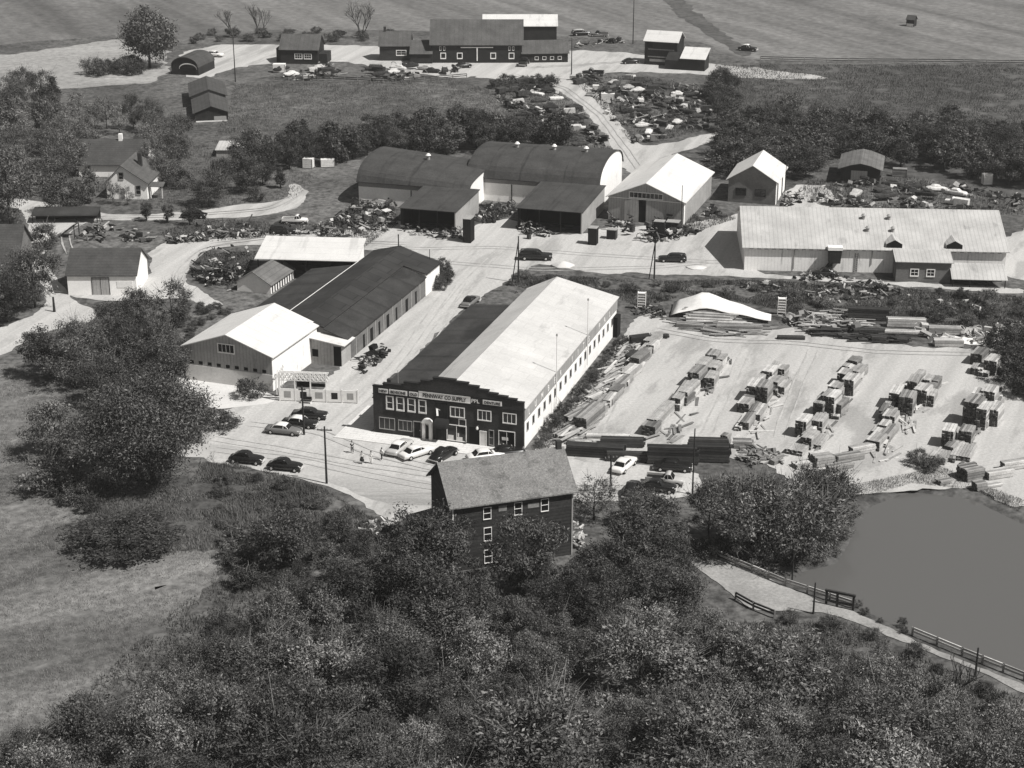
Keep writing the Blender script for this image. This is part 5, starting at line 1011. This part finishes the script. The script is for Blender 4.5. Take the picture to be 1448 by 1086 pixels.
# ------------------------------------------------------------------ vegetation
def leaf_cloud(name, h, r, z0, ncl, nleaf, ls, m, seed, shell=.55, conic=0, squash=.75):
    """crown: leaf-sized faces gathered in clumps through the crown's volume"""
    q = np.random.default_rng(seed); C = []
    zc = (h + z0) / 2; hz = (h - z0) / 2
    lob = q.normal(size=(4, 3)); lob /= np.linalg.norm(lob, axis=1)[:, None]
    while len(C) < ncl:
        p = q.normal(size=3); p /= np.linalg.norm(p); k = q.uniform(shell, 1.0) * (.78 + .3 * max(0, (lob @ p).max()))
        if conic: k *= (1 - conic * (p[2] * .5 + .5))
        C.append((p[0] * r * k, p[1] * r * k, zc + p[2] * hz * q.uniform(shell, 1.0)))
    C = np.array(C); cr = r * q.uniform(.16, .42, ncl)
    idx = q.integers(0, ncl, nleaf); d = q.normal(size=(nleaf, 3)); d /= np.linalg.norm(d, axis=1)[:, None]
    P = C[idx] + d * (cr[idx] * q.uniform(.1, 1.25, nleaf) ** .8)[:, None] * np.array([1, 1, squash])
    P[:, 2] = np.maximum(P[:, 2], .1)
    nrm = d + q.normal(size=(nleaf, 3)) * .7 + np.array([0, 0, .35]); nrm /= np.linalg.norm(nrm, axis=1)[:, None]
    out = P - np.array([0, 0, zc]); out /= np.linalg.norm(out, axis=1)[:, None] + 1e-6
    t = out + q.normal(size=(nleaf, 3)) * .9 + np.array([0, 0, .25]); t -= nrm * (t * nrm).sum(1)[:, None]; t /= np.linalg.norm(t, axis=1)[:, None] + 1e-6; b = np.cross(nrm, t)
    s = ls * q.uniform(.5, 1.5, nleaf)[:, None]; asp = q.uniform(.22, .5, nleaf)[:, None]
    V = np.stack([P - t * s, P + b * s * asp, P + t * s, P - b * s * asp], 1).reshape(-1, 3)
    F = np.arange(nleaf * 4).reshape(-1, 4); return np_mesh(name, V, F, MT[m]), C
def trunk_mesh(h, z0, r, C, seed, tr=.22, lean=.0):
    q = random.Random(seed); mb = MB(); top = Vector((q.uniform(-.3, .3), q.uniform(-.3, .3), h * .72))
    pts = [Vector((0, 0, -.2)), Vector((q.uniform(-.1, .1), q.uniform(-.1, .1), h * .25)), Vector((q.uniform(-.2, .2), q.uniform(-.2, .2), h * .5)), top]; R = [tr, tr * .8, tr * .55, tr * .2]
    for i in range(3): mb.tube(pts[i], pts[i + 1], R[i], R[i + 1], n=7)
    for c in q.sample(range(len(C)), min(10, len(C))):
        t = q.uniform(.25, .9); k = min(2, int(t * 3)); p = pts[k].lerp(pts[k + 1], t * 3 - k); mb.tube(p, Vector(C[c]), tr * .3, .02, n=5)
    return mb.mesh('trunk', MT['bark'], True)
KIND = {}
def twig_mesh(h, r, z0, C, seed):
    q = random.Random(seed + 5); mb = MB(); zc = (h + z0) / 2
    for c in C:
        c = Vector(c)
        for _ in range(3):
            o = (c - Vector((0, 0, zc * .6))).normalized(); e = c + (o + Vector((q.gauss(0, .5), q.gauss(0, .5), q.gauss(.2, .4)))) * r * q.uniform(.2, .42)
            mb.tube(c, e, .035, .015, n=3, cap=False)
    return mb.mesh('twigs', MT['twig'])
def kind(key, h, r, z0, ncl, nleaf, ls, m, seed, twigs=False, **kw):
    tr = kw.pop('tr', .22); cm, C = leaf_cloud('crown', h, r, z0, ncl, nleaf, ls, m, seed, **kw)
    tm = trunk_mesh(h, z0, r, C, seed, tr)
    if twigs:
        t2 = twig_mesh(h, r, z0, C, seed); bm = bmesh.new(); bm.from_mesh(tm); n0 = len(bm.faces); bm.from_mesh(t2); bm.faces.ensure_lookup_table()
        for f in bm.faces[n0:]: f.material_index = 1
        bm.to_mesh(tm); bm.free(); tm.materials.append(MT['twig'])
    KIND.setdefault(key, []).append((cm, tm, h, r, None))
for i in range(4):
    kind('tree', 9.5, 4.6, 1.0, 60, 12500, .165, 'leaf', 100 + i, i % 2 == 0); kind('dark', 9.5, 4.2, 1.2, 60, 12500, .165, 'leaf_dark', 200 + i)
    kind('pale', 8.5, 4.6, .8, 60, 12000, .165, 'leaf_light', 300 + i, i % 2 == 0); kind('bush', 3.2, 2.4, .05, 34, 4600, .125, 'leaf', 400 + i, True, tr=.08); kind('darkbush', 3.2, 2.4, .05, 34, 4600, .125, 'leaf_dark', 450 + i, tr=.08)
    kind('palebush', 3.2, 2.4, .05, 34, 4400, .125, 'leaf_light', 470 + i, True, tr=.08)
kind('thin', 9, 3.6, 1.6, 50, 3400, .17, 'leaf', 500, True, tr=.16); kind('thin', 9, 3.4, 1.6, 46, 3000, .17, 'leaf_light', 501, True, tr=.16); kind('thin', 8, 3.6, 1.4, 46, 3200, .17, 'leaf', 502, True, tr=.16)
kind('far', 9, 4, .6, 44, 5000, .27, 'leaf_dark', 600); kind('far', 8, 4, .4, 44, 5000, .27, 'leaf', 601, True); kind('far', 8.5, 4.2, .5, 44, 5000, .27, 'leaf_dark', 602, True)
kind('big', 15, 9.5, 3.4, 170, 60000, .18, 'leaf_dark', 700, tr=.5, shell=.6); kind('clip', 3.4, 1.5, .4, 30, 4500, .1, 'leaf_dark', 701, tr=.15, shell=.3); kind('conifer', 8, 2.2, .4, 44, 4600, .2, 'leaf_dark', 702, conic=.8, shell=.3)
kind('round', 16, 7.5, 1.5, 110, 14000, .34, 'leaf', 703, tr=.4, shell=.5)
def plant(k, px, label, cat='tree', group=None, h=None, r=None, name=None, world=None, v=None):
    cm, tm, h0, r0, tw = KIND[k][random.randrange(len(KIND[k])) if v is None else v % len(KIND[k])]
    x, y = world if world else G(*px); sh = (h / h0) if h else random.uniform(.85, 1.15); sr = (r / r0) if r else sh * random.uniform(.85, 1.15)
    o = thing(name or cat, label, cat, (x, y, 0), random.uniform(0, 6.28), group); o.scale = (sr, sr, sh)
    for nm, me in (('crown', cm), ('trunk', tm), ('twigs', tw)):
        if me is None: continue
        c = bpy.data.objects.new(nm, me); COL.objects.link(c); c.parent = o
    return o
def grove(px, dmin, kinds, h, label, group, n=400, cat='tree', rr=.42):
    for x, y in scatter(GP(px), n, dmin, 12):
        hh = random.uniform(*h); k = random.choice(kinds); plant(k, None, label, cat, group, hh, hh * rr * random.uniform(.85, 1.2) if rr else None, world=(x, y))
# the wood in the foreground: crowns of very different size
PLACED = []
def wood(px, n, rr, kinds, label, group, hk=1.35, pack=.66, cat='tree', name=None, h0=1.6):
    P = GP(px); PA = np.array(P); lo = PA.min(0); hi = PA.max(0); k = 0
    for _ in range(n * 60):
        if k >= n: break
        x, y = random.uniform(lo[0], hi[0]), random.uniform(lo[1], hi[1]); r = rr[0] + (rr[1] - rr[0]) * random.random() ** 1.6
        if any((x - a) ** 2 + (y - b) ** 2 < (pack * (r + c)) ** 2 for a, b, c in PLACED) or not in_poly(P, x, y): continue
        PLACED.append((x, y, r)); k += 1; plant(random.choice(kinds), None, label, cat, group, h0 + r * hk * random.uniform(.85, 1.2), r, name, (x, y))
for px, kd, h, r, lb in (((745, 1118), 'tree', 10.5, 6.6, 'broad round crowned tree at the bottom centre of the wood'), ((560, 1010), 'dark', 8, 4.8, 'dark tree in the middle of the foreground wood'), ((905, 985), 'pale', 8.5, 5.4, 'pale round tree below the end of the dam road'), ((1100, 1000), 'pale', 8.5, 5.6, 'pale broad tree below the sluice frame'), ((380, 985), 'tree', 6.5, 4.6, 'grey tree nearest the mown field in the wood'), ((985, 1120), 'pale', 9, 6, 'pale broad tree at the bottom right of centre'), ((628, 925), 'dark', 7, 4.2, 'dark tree just below the left corner of the mill'), ((1270, 1075), 'tree', 7.5, 5.4, 'grey broad tree at the lower right')):
    plant(kd, px, lb, h=h, r=r); PLACED.append(G(*px) + (r,))
wood([(545, 830), (600, 800), (640, 870), (700, 900), (780, 870), (840, 840), (890, 805), (940, 812), (975, 840), (985, 880), (900, 890), (700, 930), (560, 900)], 26, (2.6, 5.0), ['dark', 'dark', 'tree'], 'dark tree crowded around the foot of the old mill', 'dark trees around the old mill', 1.5, .55, h0=1.8)
wood([(200, 1010), (310, 925), (390, 880), (480, 835), (560, 800), (560, 900), (700, 930), (800, 900), (800, 1010), (620, 1090), (400, 1090), (210, 1060)], 42, (2.4, 5.8), ['tree', 'tree', 'dark', 'pale'], 'leafy tree in the dense foreground wood below the mill', 'trees of the foreground wood below the mill', 1.35, .7)
wood([(-40, 1085), (60, 1080), (120, 1050), (210, 1065), (400, 1095), (620, 1095), (800, 1015), (800, 1230), (-40, 1230)], 28, (2.6, 6.0), ['tree', 'pale', 'tree', 'dark'], 'leafy tree in the foreground wood at the bottom left', 'trees of the foreground wood at the bottom left', 1.35, .68)
wood([(800, 890), (900, 885), (1010, 905), (1060, 935), (1130, 955), (1210, 970), (1290, 995), (1448, 1050), (1500, 1060), (1500, 1250), (800, 1250)], 42, (2.4, 6.0), ['pale', 'tree', 'pale', 'pale', 'tree'], 'pale leafed tree in the foreground wood below the dam', 'trees of the foreground wood below the dam', 1.25, .66)
wood([(170, 1010), (300, 915), (420, 850), (560, 800), (700, 930), (1010, 880), (1200, 925), (1448, 1000), (1480, 1180), (-30, 1180), (-30, 1075), (60, 1068)], 48, (1.4, 2.4), ['bush', 'bush', 'palebush', 'darkbush'], 'low shrub filling the gaps of the foreground wood', 'shrubs of the foreground wood', 1.2, .5, 'shrub', 'shrub', .5)
plant('dark', (742, 838), 'dark round tree covering the middle of the mill front', h=10, r=4.4); plant('dark', (925, 795), 'large dark tree right of the old mill', h=8.5, r=4.4); plant('dark', (905, 745), 'dark bushy tree beside the pole behind the mill', h=5, r=3.2); plant('thin', (840, 735), 'thin leafy tree at the right end of the mill', h=6, r=3.2, v=1)
plant('dark', (400, 806), 'dark dense bush alone on the bank above the wood', 'shrub', h=8.5, r=4.0); plant('dark', (180, 776), 'broad dark bush on the edge of the mown field', 'shrub', h=3.2, r=6.8); plant('bush', (128, 722), 'small bush on the field edge left of the big tree shadow', 'shrub', h=2.4, r=1.6)
grove([(300, 800), (330, 770), (390, 760), (480, 745), (540, 762), (560, 785), (480, 810), (360, 840)], 3.3, ['bush', 'bush', 'darkbush'], (1.4, 3.0), 'low shrub on the weedy bank between field and mill', 'shrubs on the weedy bank', cat='shrub', rr=.75)
grove([(300, 690), (330, 672), (450, 700), (520, 745), (420, 755), (310, 765)], 3.4, ['bush', 'darkbush'], (.7, 1.5), 'low weedy shrub on the slope below the road', 'shrubs below the road', cat='shrub', rr=1.1)
# pond edge
grove([(1000, 760), (1040, 750), (1100, 745), (1170, 738), (1190, 755), (1172, 788), (1110, 797), (1010, 792)], 3.0, ['thin'], (7.5, 10), 'thin leafy tree growing on the pond bank', 'trees on the pond bank', rr=.4)
grove([(985, 795), (1010, 790), (1080, 796), (1130, 798), (1178, 788), (1198, 750), (1198, 730), (1180, 750), (1160, 775), (1000, 782)], 1.9, ['bush', 'darkbush'], (1.5, 2.6), 'low shrub overhanging the pond bank', 'shrubs on the pond bank', cat='shrub', rr=.8)
grove([(1200, 852), (1230, 862), (1290, 890), (1285, 898), (1215, 872)], 1.8, ['bush'], (.5, 1.1), 'small shrub on the dam beside the sluice', 'shrubs on the dam', cat='shrub', rr=.7)
grove([(1060, 880), (1130, 878), (1200, 890), (1290, 925), (1400, 985), (1300, 965), (1200, 930), (1080, 905)], 2.9, ['bush', 'palebush'], (.9, 1.8), 'pale shrub on the slope below the dam road', 'shrubs below the dam road', cat='shrub', rr=.75)
# left side
plant('big', (216, 684), 'huge dark spreading tree left of the road', h=14.5, r=9.0, v=0)
plant('pale', (80, 645), 'pale leafy tree left of the huge dark one', h=8, r=4.2); plant('bush', (80, 690), 'pale low bush left of the big shadow', 'shrub', h=4, r=4.2); plant('bush', (105, 712), 'small pale bush in front of the paler low bush', 'shrub', h=2.6, r=2.4)
plant('dark', (72, 532), 'dark round tree near the drive on the left', h=8.5, r=4.0); plant('tree', (122, 520), 'leafy tree right of the dark round one', h=8, r=3.6); plant('dark', (195, 470), 'dark upright tree in front of the white barn', h=7.5, r=3.2); plant('tree', (195, 525), 'mid grey tree above the huge dark tree', h=8, r=3.6); plant('tree', (150, 572), 'leafy tree behind the huge dark tree', h=7.5, r=3.8); plant('dark', (235, 545), 'dark tree between the huge tree and the gabled shed', h=7, r=4); plant('tree', (104, 548), 'leafy tree at the corner of the mown field, below the dark round one', h=8, r=4.2); plant('dark', (172, 540), 'dark tree in the middle of the clump left of the gabled shed', h=8.5, r=4.2); plant('tree', (222, 520), 'grey tree nearest the left side of the gabled shed', h=8, r=3.8); plant('tree', (160, 485), 'grey tree at the back of the clump, nearest the white barn front', h=7, r=3.4)
plant('thin', (244, 462), 'thin tree at the right of the white barn', h=8.5, r=3.4, v=0); plant('darkbush', (245, 463), 'dark low bush at the foot of the thin tree', 'shrub', h=3, r=2.4)
plant('darkbush', (358, 562), 'dark round bush at the corner of the gabled shed', 'shrub', h=3, r=2.4); plant('darkbush', (310, 603), 'low dark hedge bush on the edge of the sand apron', 'shrub', h=1.8, r=3.4)
plant('tree', (15, 318), 'tall leafy tree at the left edge behind the houses', h=16, r=6.5); plant('tree', (50, 435), 'leafy tree in front of the left edge houses', h=11, r=4.8); plant('dark', (10, 455), 'dark tree at the left edge below the houses', h=8, r=4); plant('bush', (65, 350), 'bush beside the dark lean roof by the drive', 'shrub', h=4.5, r=3)
plant('darkbush', (63, 497), 'tiny dark sapling on the lawn by the drive', 'shrub', h=2.6, r=.9)
for px, lb in (((207, 312), 'clipped dark bush on the drive edge, leftmost of three'), ((237, 315), 'clipped dark bush on the drive edge, middle of three'), ((269, 318), 'clipped dark bush on the drive edge, rightmost of three')): plant('clip', px, lb, 'shrub', 'clipped bushes', h=3.8, r=1.6)
for px, k, h, r, lb in (((92, 303), 'dark', 8.5, 4.6, 'dark tree left of the white house'), ((122, 287), 'far', 7, 2.8, 'dark shrubby tree at the corner of the white house'), ((180, 290), 'thin', 4, 1.6, 'thin tree before the white house gable'), ((160, 288), 'thin', 5, 1.6, 'bare looking small tree before the white house'), ((230, 262), 'tree', 7.5, 3.6, 'leafy tree right of the white house'), ((296, 292), 'tree', 8, 4.2, 'leafy tree at the bend of the house drive'), ((349, 272), 'dark', 9, 3.4, 'dark tree between house drive and pale shed'), ((372, 262), 'dark', 6, 2.6, 'dark tree beside the curving drive'), ((397, 266), 'conifer', 4.5, 1.8, 'small dark conifer inside the drive bend'), ((363, 284), 'darkbush', 3, 2.0, 'small dark bush on the lawn by the drive'), ((254, 265), 'darkbush', 4, 3, 'dark bush behind the leafy house tree'), ((315, 262), 'tree', 6, 3, 'mid grey tree below the pale shed')):
    plant(k, px, lb, 'shrub' if 'bush' in k else 'tree', h=h, r=r)
grove([(-40, 260), (30, 180), (110, 190), (125, 225), (100, 260), (60, 280)], 7, ['tree', 'tree', 'thin', 'pale'], (6, 10), 'leafy orchard tree at the far left', 'orchard trees at the far left', rr=.42)
grove([(60, 190), (120, 175), (200, 180), (255, 205), (265, 240), (215, 250), (210, 195), (130, 196)], 5.5, ['tree', 'thin', 'thin'], (6.5, 9.5), 'slender tree behind the dark roofed house', 'trees behind the dark roofed house', rr=.36)
grove([(-60, 170), (20, 140), (75, 150), (90, 185), (20, 205)], 8, ['far', 'tree'], (6, 10), 'tree on the edge of the stubble field', 'trees on the stubble field edge', rr=.4)
plant('conifer', (78, 152), 'small upright tree on the stubble field edge', h=8, r=2.4); plant('round', (212, 96), 'large dark round tree behind the stubble field', h=17, r=7.5)
grove([(125, 104), (160, 98), (195, 98), (200, 106), (140, 108)], 3.4, ['darkbush', 'bush'], (3, 4.6), 'dark bush at the foot of the large round tree', 'bushes by the round tree', cat='shrub', rr=.7)
grove([(255, 56), (330, 46), (420, 46), (560, 52), (540, 60), (420, 58), (270, 62)], 7, ['darkbush', 'bush'], (1.6, 3), 'low bush along the farm fence line', 'bushes behind the farm', cat='shrub', rr=.9)
# hedge behind the arched sheds
grove([(345, 250), (350, 232), (420, 222), (500, 214), (500, 228), (430, 240), (390, 248)], 5, ['far', 'dark'], (6.5, 9.5), 'dark tree of the hedgerow left of the arched sheds', 'hedgerow trees left of the arched sheds', rr=.4)
grove([(500, 226), (500, 206), (600, 200), (700, 200), (770, 204), (815, 216), (700, 216)], 5.2, ['far', 'dark'], (6.5, 9.5), 'dark tree of the hedgerow behind the arched sheds', 'hedgerow trees behind the arched sheds', rr=.47)
grove([(520, 196), (620, 188), (720, 186), (770, 196), (700, 200), (560, 204)], 6, ['darkbush', 'bush', 'far'], (3, 6.5), 'scrubby bush on the slope behind the hedgerow', 'scrub behind the hedgerow', cat='shrub', rr=.55)
grove([(1030, 250), (1032, 200), (1100, 190), (1180, 200), (1290, 205), (1400, 215), (1560, 240), (1560, 280), (1448, 268), (1330, 246), (1280, 240), (1200, 225), (1130, 255)], 6.0, ['far', 'far', 'dark'], (6.5, 9), 'dark tree of the tree belt on the right', 'trees of the right tree belt', rr=.52)
grove([(1015, 180), (1060, 160), (1110, 150), (1180, 172), (1300, 178), (1448, 190), (1540, 210), (1448, 212), (1300, 204), (1150, 198), (1032, 200)], 7, ['far', 'bush', 'darkbush'], (3, 6), 'scrubby bush along the back of the tree belt', 'scrub behind the right tree belt', cat='shrub', rr=.55)
grove([(1000, 130), (1020, 118), (1040, 130), (1035, 160), (1020, 165)], 3.6, ['darkbush', 'far'], (3, 5), 'dark bush at the right end of the salvage yard', 'bushes beside the salvage yard', cat='shrub', rr=.6)
grove([(700, 122), (775, 116), (780, 128), (710, 132)], 3.4, ['darkbush'], (2, 3.4), 'dark bush along the top of the salvage yard', 'bushes above the salvage yard', cat='shrub', rr=.8)
grove([(720, 185), (770, 165), (785, 195), (800, 210), (760, 212), (715, 205)], 5, ['darkbush', 'bush'], (1.5, 3), 'bush growing among the scrapped cars', 'bushes among the scrap', cat='shrub', rr=.7)
# weedy strip and right edge
grove([(716, 404), (740, 392), (800, 394), (860, 402), (905, 402), (1000, 402), (1050, 400), (1110, 402), (1110, 424), (1000, 416), (960, 420), (905, 430), (890, 422), (860, 414), (740, 410)], 4.0, ['bush', 'palebush', 'bush'], (.6, 1.5), 'low weedy shrub in the strip behind the store', 'shrubs in the strip behind the store', cat='shrub', rr=.9)
grove([(1110, 420), (1200, 440), (1290, 425), (1330, 415), (1448, 424), (1448, 460), (1380, 468), (1300, 450), (1220, 446), (1120, 440)], 3.8, ['bush', 'darkbush', 'palebush'], (.9, 2.4), 'dark shrub in the overgrown strip below the long shed', 'shrubs below the long shed', cat='shrub', rr=.85)
grove([(1405, 500), (1448, 480), (1520, 500), (1520, 570), (1440, 560)], 2.8, ['darkbush', 'far'], (2.5, 4.5), 'dark shrub at the right edge of the lumber yard', 'shrubs at the right yard edge', cat='shrub', rr=.65)
grove([(1325, 660), (1300, 648), (1290, 655), (1310, 668)], 2.0, ['bush'], (1, 1.8), 'small scrubby shrub between the lumber rows and the pond', 'shrubs above the pond', cat='shrub', rr=.8)
for i in range(22):   # climbing weeds along the store wall
    t = (i + random.random() * .6) / 22; plant(random.choice(('bush', 'darkbush')), (753 + (880 - 753) * t + random.uniform(0, 8), 636 - (636 - 482) * t - 2), 'small weedy shrub growing against the white store wall', 'shrub', 'shrubs along the store wall', h=random.uniform(.8, 1.8), r=random.uniform(.7, 1.3))
grove([(616, 396), (630, 378), (636, 398), (622, 414)], 1.8, ['darkbush'], (1.2, 2.4), 'dark weedy bush at the far end of the workshop', 'bushes behind the workshop', cat='shrub', rr=.7)
grove([(250, 480), (262, 430), (330, 440), (280, 460), (262, 500)], 2.6, ['bush'], (.7, 1.4), 'low shrub on the grass beside the gabled shed', 'shrubs beside the gabled shed', cat='shrub', rr=1)
# bare trees
def bare(px, h, spread, label, n=5, seed=0):
    q = random.Random(seed); o = thing('bare_tree', label, 'tree', G(*px) + (0,)); t = MB(); br = MB()
    def grow(mb, p, d, L, r, dep):
        e = p + d * L; (t if dep == 0 else br).tube(p, e, r, r * .6, n=5)
        if dep >= 4: return
        for k in range(3 if dep < 3 else 2):
            nd = (d + Vector((q.uniform(-1, 1), q.uniform(-1, 1), q.uniform(-.1, .6))) * spread).normalized(); grow(mb, p.lerp(e, q.uniform(.6, 1)), nd, L * q.uniform(.55, .8), max(.035, r * .55), dep + 1)
    for k in range(n): grow(t, Vector((0, 0, 0)), Vector((q.uniform(-.5, .5), q.uniform(-.3, .3), 1)).normalized(), h * .36, .2, 0)
    t.build('trunk', 'bark', o); br.build('branches', 'bark', o)
bare((331, 54), 11, .6, 'bare tree on the pasture, left of the pair', 2, 1); bare((366, 54), 12, .65, 'bare tree on the pasture with wider branches, right of the pair', 3, 2); bare((511, 55), 13, .7, 'bare spreading tree between cottage and barn', 4, 3)
bare((1335, 1010), 7, .6, 'bare dead tree in the scrub below the dam', 2, 4); bare((78, 1085), 4, .5, 'bare sapling at the bottom left corner', 2, 5); bare((115, 1075), 4.5, .5, 'bare sapling beside the bottom left field', 2, 6); bare((1135, 735), 6, .5, 'bare thin tree leaning over the pond', 1, 8); bare((1185, 745), 5, .5, 'bare thin tree at the pond tip', 1, 9)
# ------------------------------------------------------------------ weeds and tall grass (stuff)
def weeds(px, n, size, label, m='weed', h=1.0):
    W = np.array(GP(px)); lo = W.min(0); hi = W.max(0); k = int(n * 3)
    x = rng.uniform(lo[0], hi[0], k); y = rng.uniform(lo[1], hi[1], k); ins = poly_sd(W, x, y) > 0; x = x[ins][:n]; y = y[ins][:n]; n = len(x)
    cl = np.array([mnoise.noise(Vector((a * .25, b * .25, 1.7))) for a, b in zip(x, y)]); keep = cl > -.38; x = x[keep]; y = y[keep]; n = len(x); cl = cl[keep]
    a = rng.uniform(0, 6.28, n); L = size * rng.uniform(.4, 1.3, n) * h * (1 + cl); w = size * .11; dx = np.cos(a); dy = np.sin(a); lean = rng.uniform(.1, .9, n)
    b = np.stack([x, y, np.zeros(n)], 1); s = np.stack([-dy * w, dx * w, np.zeros(n)], 1); t = np.stack([dx * lean * L, dy * lean * L, L], 1)
    V = np.stack([b - s, b + s, b + t], 1).reshape(-1, 3); o = bpy.data.objects.new('tall_weeds', np_mesh('tall_weeds', V, np.arange(n * 3).reshape(-1, 3), MT[m])); COL.objects.link(o); return tag(o, label, 'weeds', kind='stuff')
MT['weed_dark'] = mat('dark_weeds', .06, .9, (.2, .4), island=(.3, 1.7)); MT['weed_pale'] = mat('pale_weeds', .16, .9, (.2, .4), island=(.4, 1.5))
weeds([(280, 655), (330, 656), (400, 672), (460, 692), (520, 730), (560, 745), (590, 790), (400, 850), (320, 800), (330, 770), (280, 720), (290, 690)], 60000, .42, 'tall weeds on the bank below the road', 'weed')
weeds([(716, 410), (740, 388), (800, 390), (905, 398), (1060, 396), (1110, 398), (1300, 410), (1448, 420), (1448, 480), (1300, 455), (1150, 452), (1110, 440), (1000, 418), (960, 420), (905, 436), (880, 425), (860, 416), (730, 416)], 50000, .42, 'tall weeds in the strip behind the store', 'weed_dark')
weeds([(750, 640), (770, 612), (860, 505), (884, 476), (895, 490), (850, 560), (790, 632)], 16000, .4, 'weeds along the white wall of the store', 'weed')
weeds([(1100, 700), (1180, 690), (1240, 680), (1330, 660), (1400, 690), (1448, 708), (1448, 728), (1380, 694), (1290, 684), (1235, 700), (1180, 716), (1110, 735)], 14000, .3, 'weeds on the pond bank below the lumber', 'weed')
weeds([(700, 126), (770, 118), (818, 150), (866, 212), (780, 208), (720, 190)], 12000, .5, 'weeds among the scrapped cars left of the hill road', 'weed_dark')
weeds([(805, 112), (900, 108), (1015, 126), (1030, 160), (1015, 180), (930, 200), (895, 204), (868, 175), (840, 140)], 18000, .5, 'weeds among the scrapped cars right of the hill road', 'weed_dark')
weeds([(330, 120), (640, 112), (700, 130), (720, 190), (500, 205), (345, 230), (300, 200), (325, 150)], 60000, .38, 'rough grass on the slope below the farm', 'weed')
weeds([(1050, 880), (1200, 880), (1300, 930), (1448, 990), (1448, 1086), (900, 1086), (900, 900)], 26000, .45, 'undergrowth below the dam', 'weed')
weeds([(130, 970), (215, 890), (290, 830), (325, 775), (400, 765), (560, 780), (800, 860), (800, 1086), (0, 1086), (60, 1040)], 40000, .45, 'undergrowth of the foreground wood', 'weed_dark')
weeds([(240, 300), (60, 240), (300, 200), (450, 250), (420, 280)], 6000, .5, 'rough grass around the white house', 'weed')
weeds([(1140, 255), (1280, 250), (1448, 280), (1448, 305), (1200, 292), (1130, 284)], 5000, .6, 'weeds in the clearing below the tree belt', 'weed_dark')
weeds([(1010, 92), (1448, 92), (1448, 200), (1300, 185), (1060, 165)], 50000, .5, 'rough grass of the dark meadow', 'weed_dark')
weeds([(300, 640), (330, 700), (330, 775), (200, 790), (115, 740), (135, 640), (260, 690)], 16000, .35, 'rough grass around the big dark tree')
weeds([(0, 512), (45, 535), (110, 560), (135, 640), (115, 740), (200, 790), (330, 775), (300, 830), (225, 890), (160, 965), (60, 1030), (-30, 1060)], 60000, .22, 'short stubble of the mown field', 'weed_pale')
for px, n, lb in (([(436, 346), (480, 302), (505, 286), (560, 292), (563, 318), (515, 350)], 5000, 'weeds in the scrap by the shorter arched shed'), ([(225, 328), (290, 310), (470, 318), (475, 330), (240, 346)], 5000, 'weeds in the scrap along the drive'), ([(266, 378), (285, 358), (366, 356), (332, 414), (275, 394)], 3500, 'weeds in the round junk heap'), ([(920, 318), (1010, 296), (1040, 310), (935, 345)], 3000, 'weeds in the scrap by the warehouse'), ([(660, 290), (728, 290), (728, 306), (662, 314)], 2500, 'weeds between the two lean-tos')):
    weeds(px, n, .5, lb, 'weed_dark')
vs.exposure = 0.32
# ------------------------------------------------------------------ thin air between the camera and the far hillside
hz = bpy.data.materials.new('haze'); hz.use_nodes = True; hn = hz.node_tree; hn.nodes.clear(); ho = hn.nodes.new('ShaderNodeOutputMaterial'); hv = hn.nodes.new('ShaderNodeVolumePrincipled')
hv.inputs['Color'].default_value = (.9, .89, .87, 1); hv.inputs['Density'].default_value = .00013; hv.inputs['Anisotropy'].default_value = .2; hn.links.new(hv.outputs[0], ho.inputs['Volume'])
hb = MB().box(-7000, -1500, -3, 7000, 11000, 110).build('haze', hz); tag(hb, 'thin haze in the air over the whole valley', kind='stuff')
scene.cycles.volume_bounces = 0
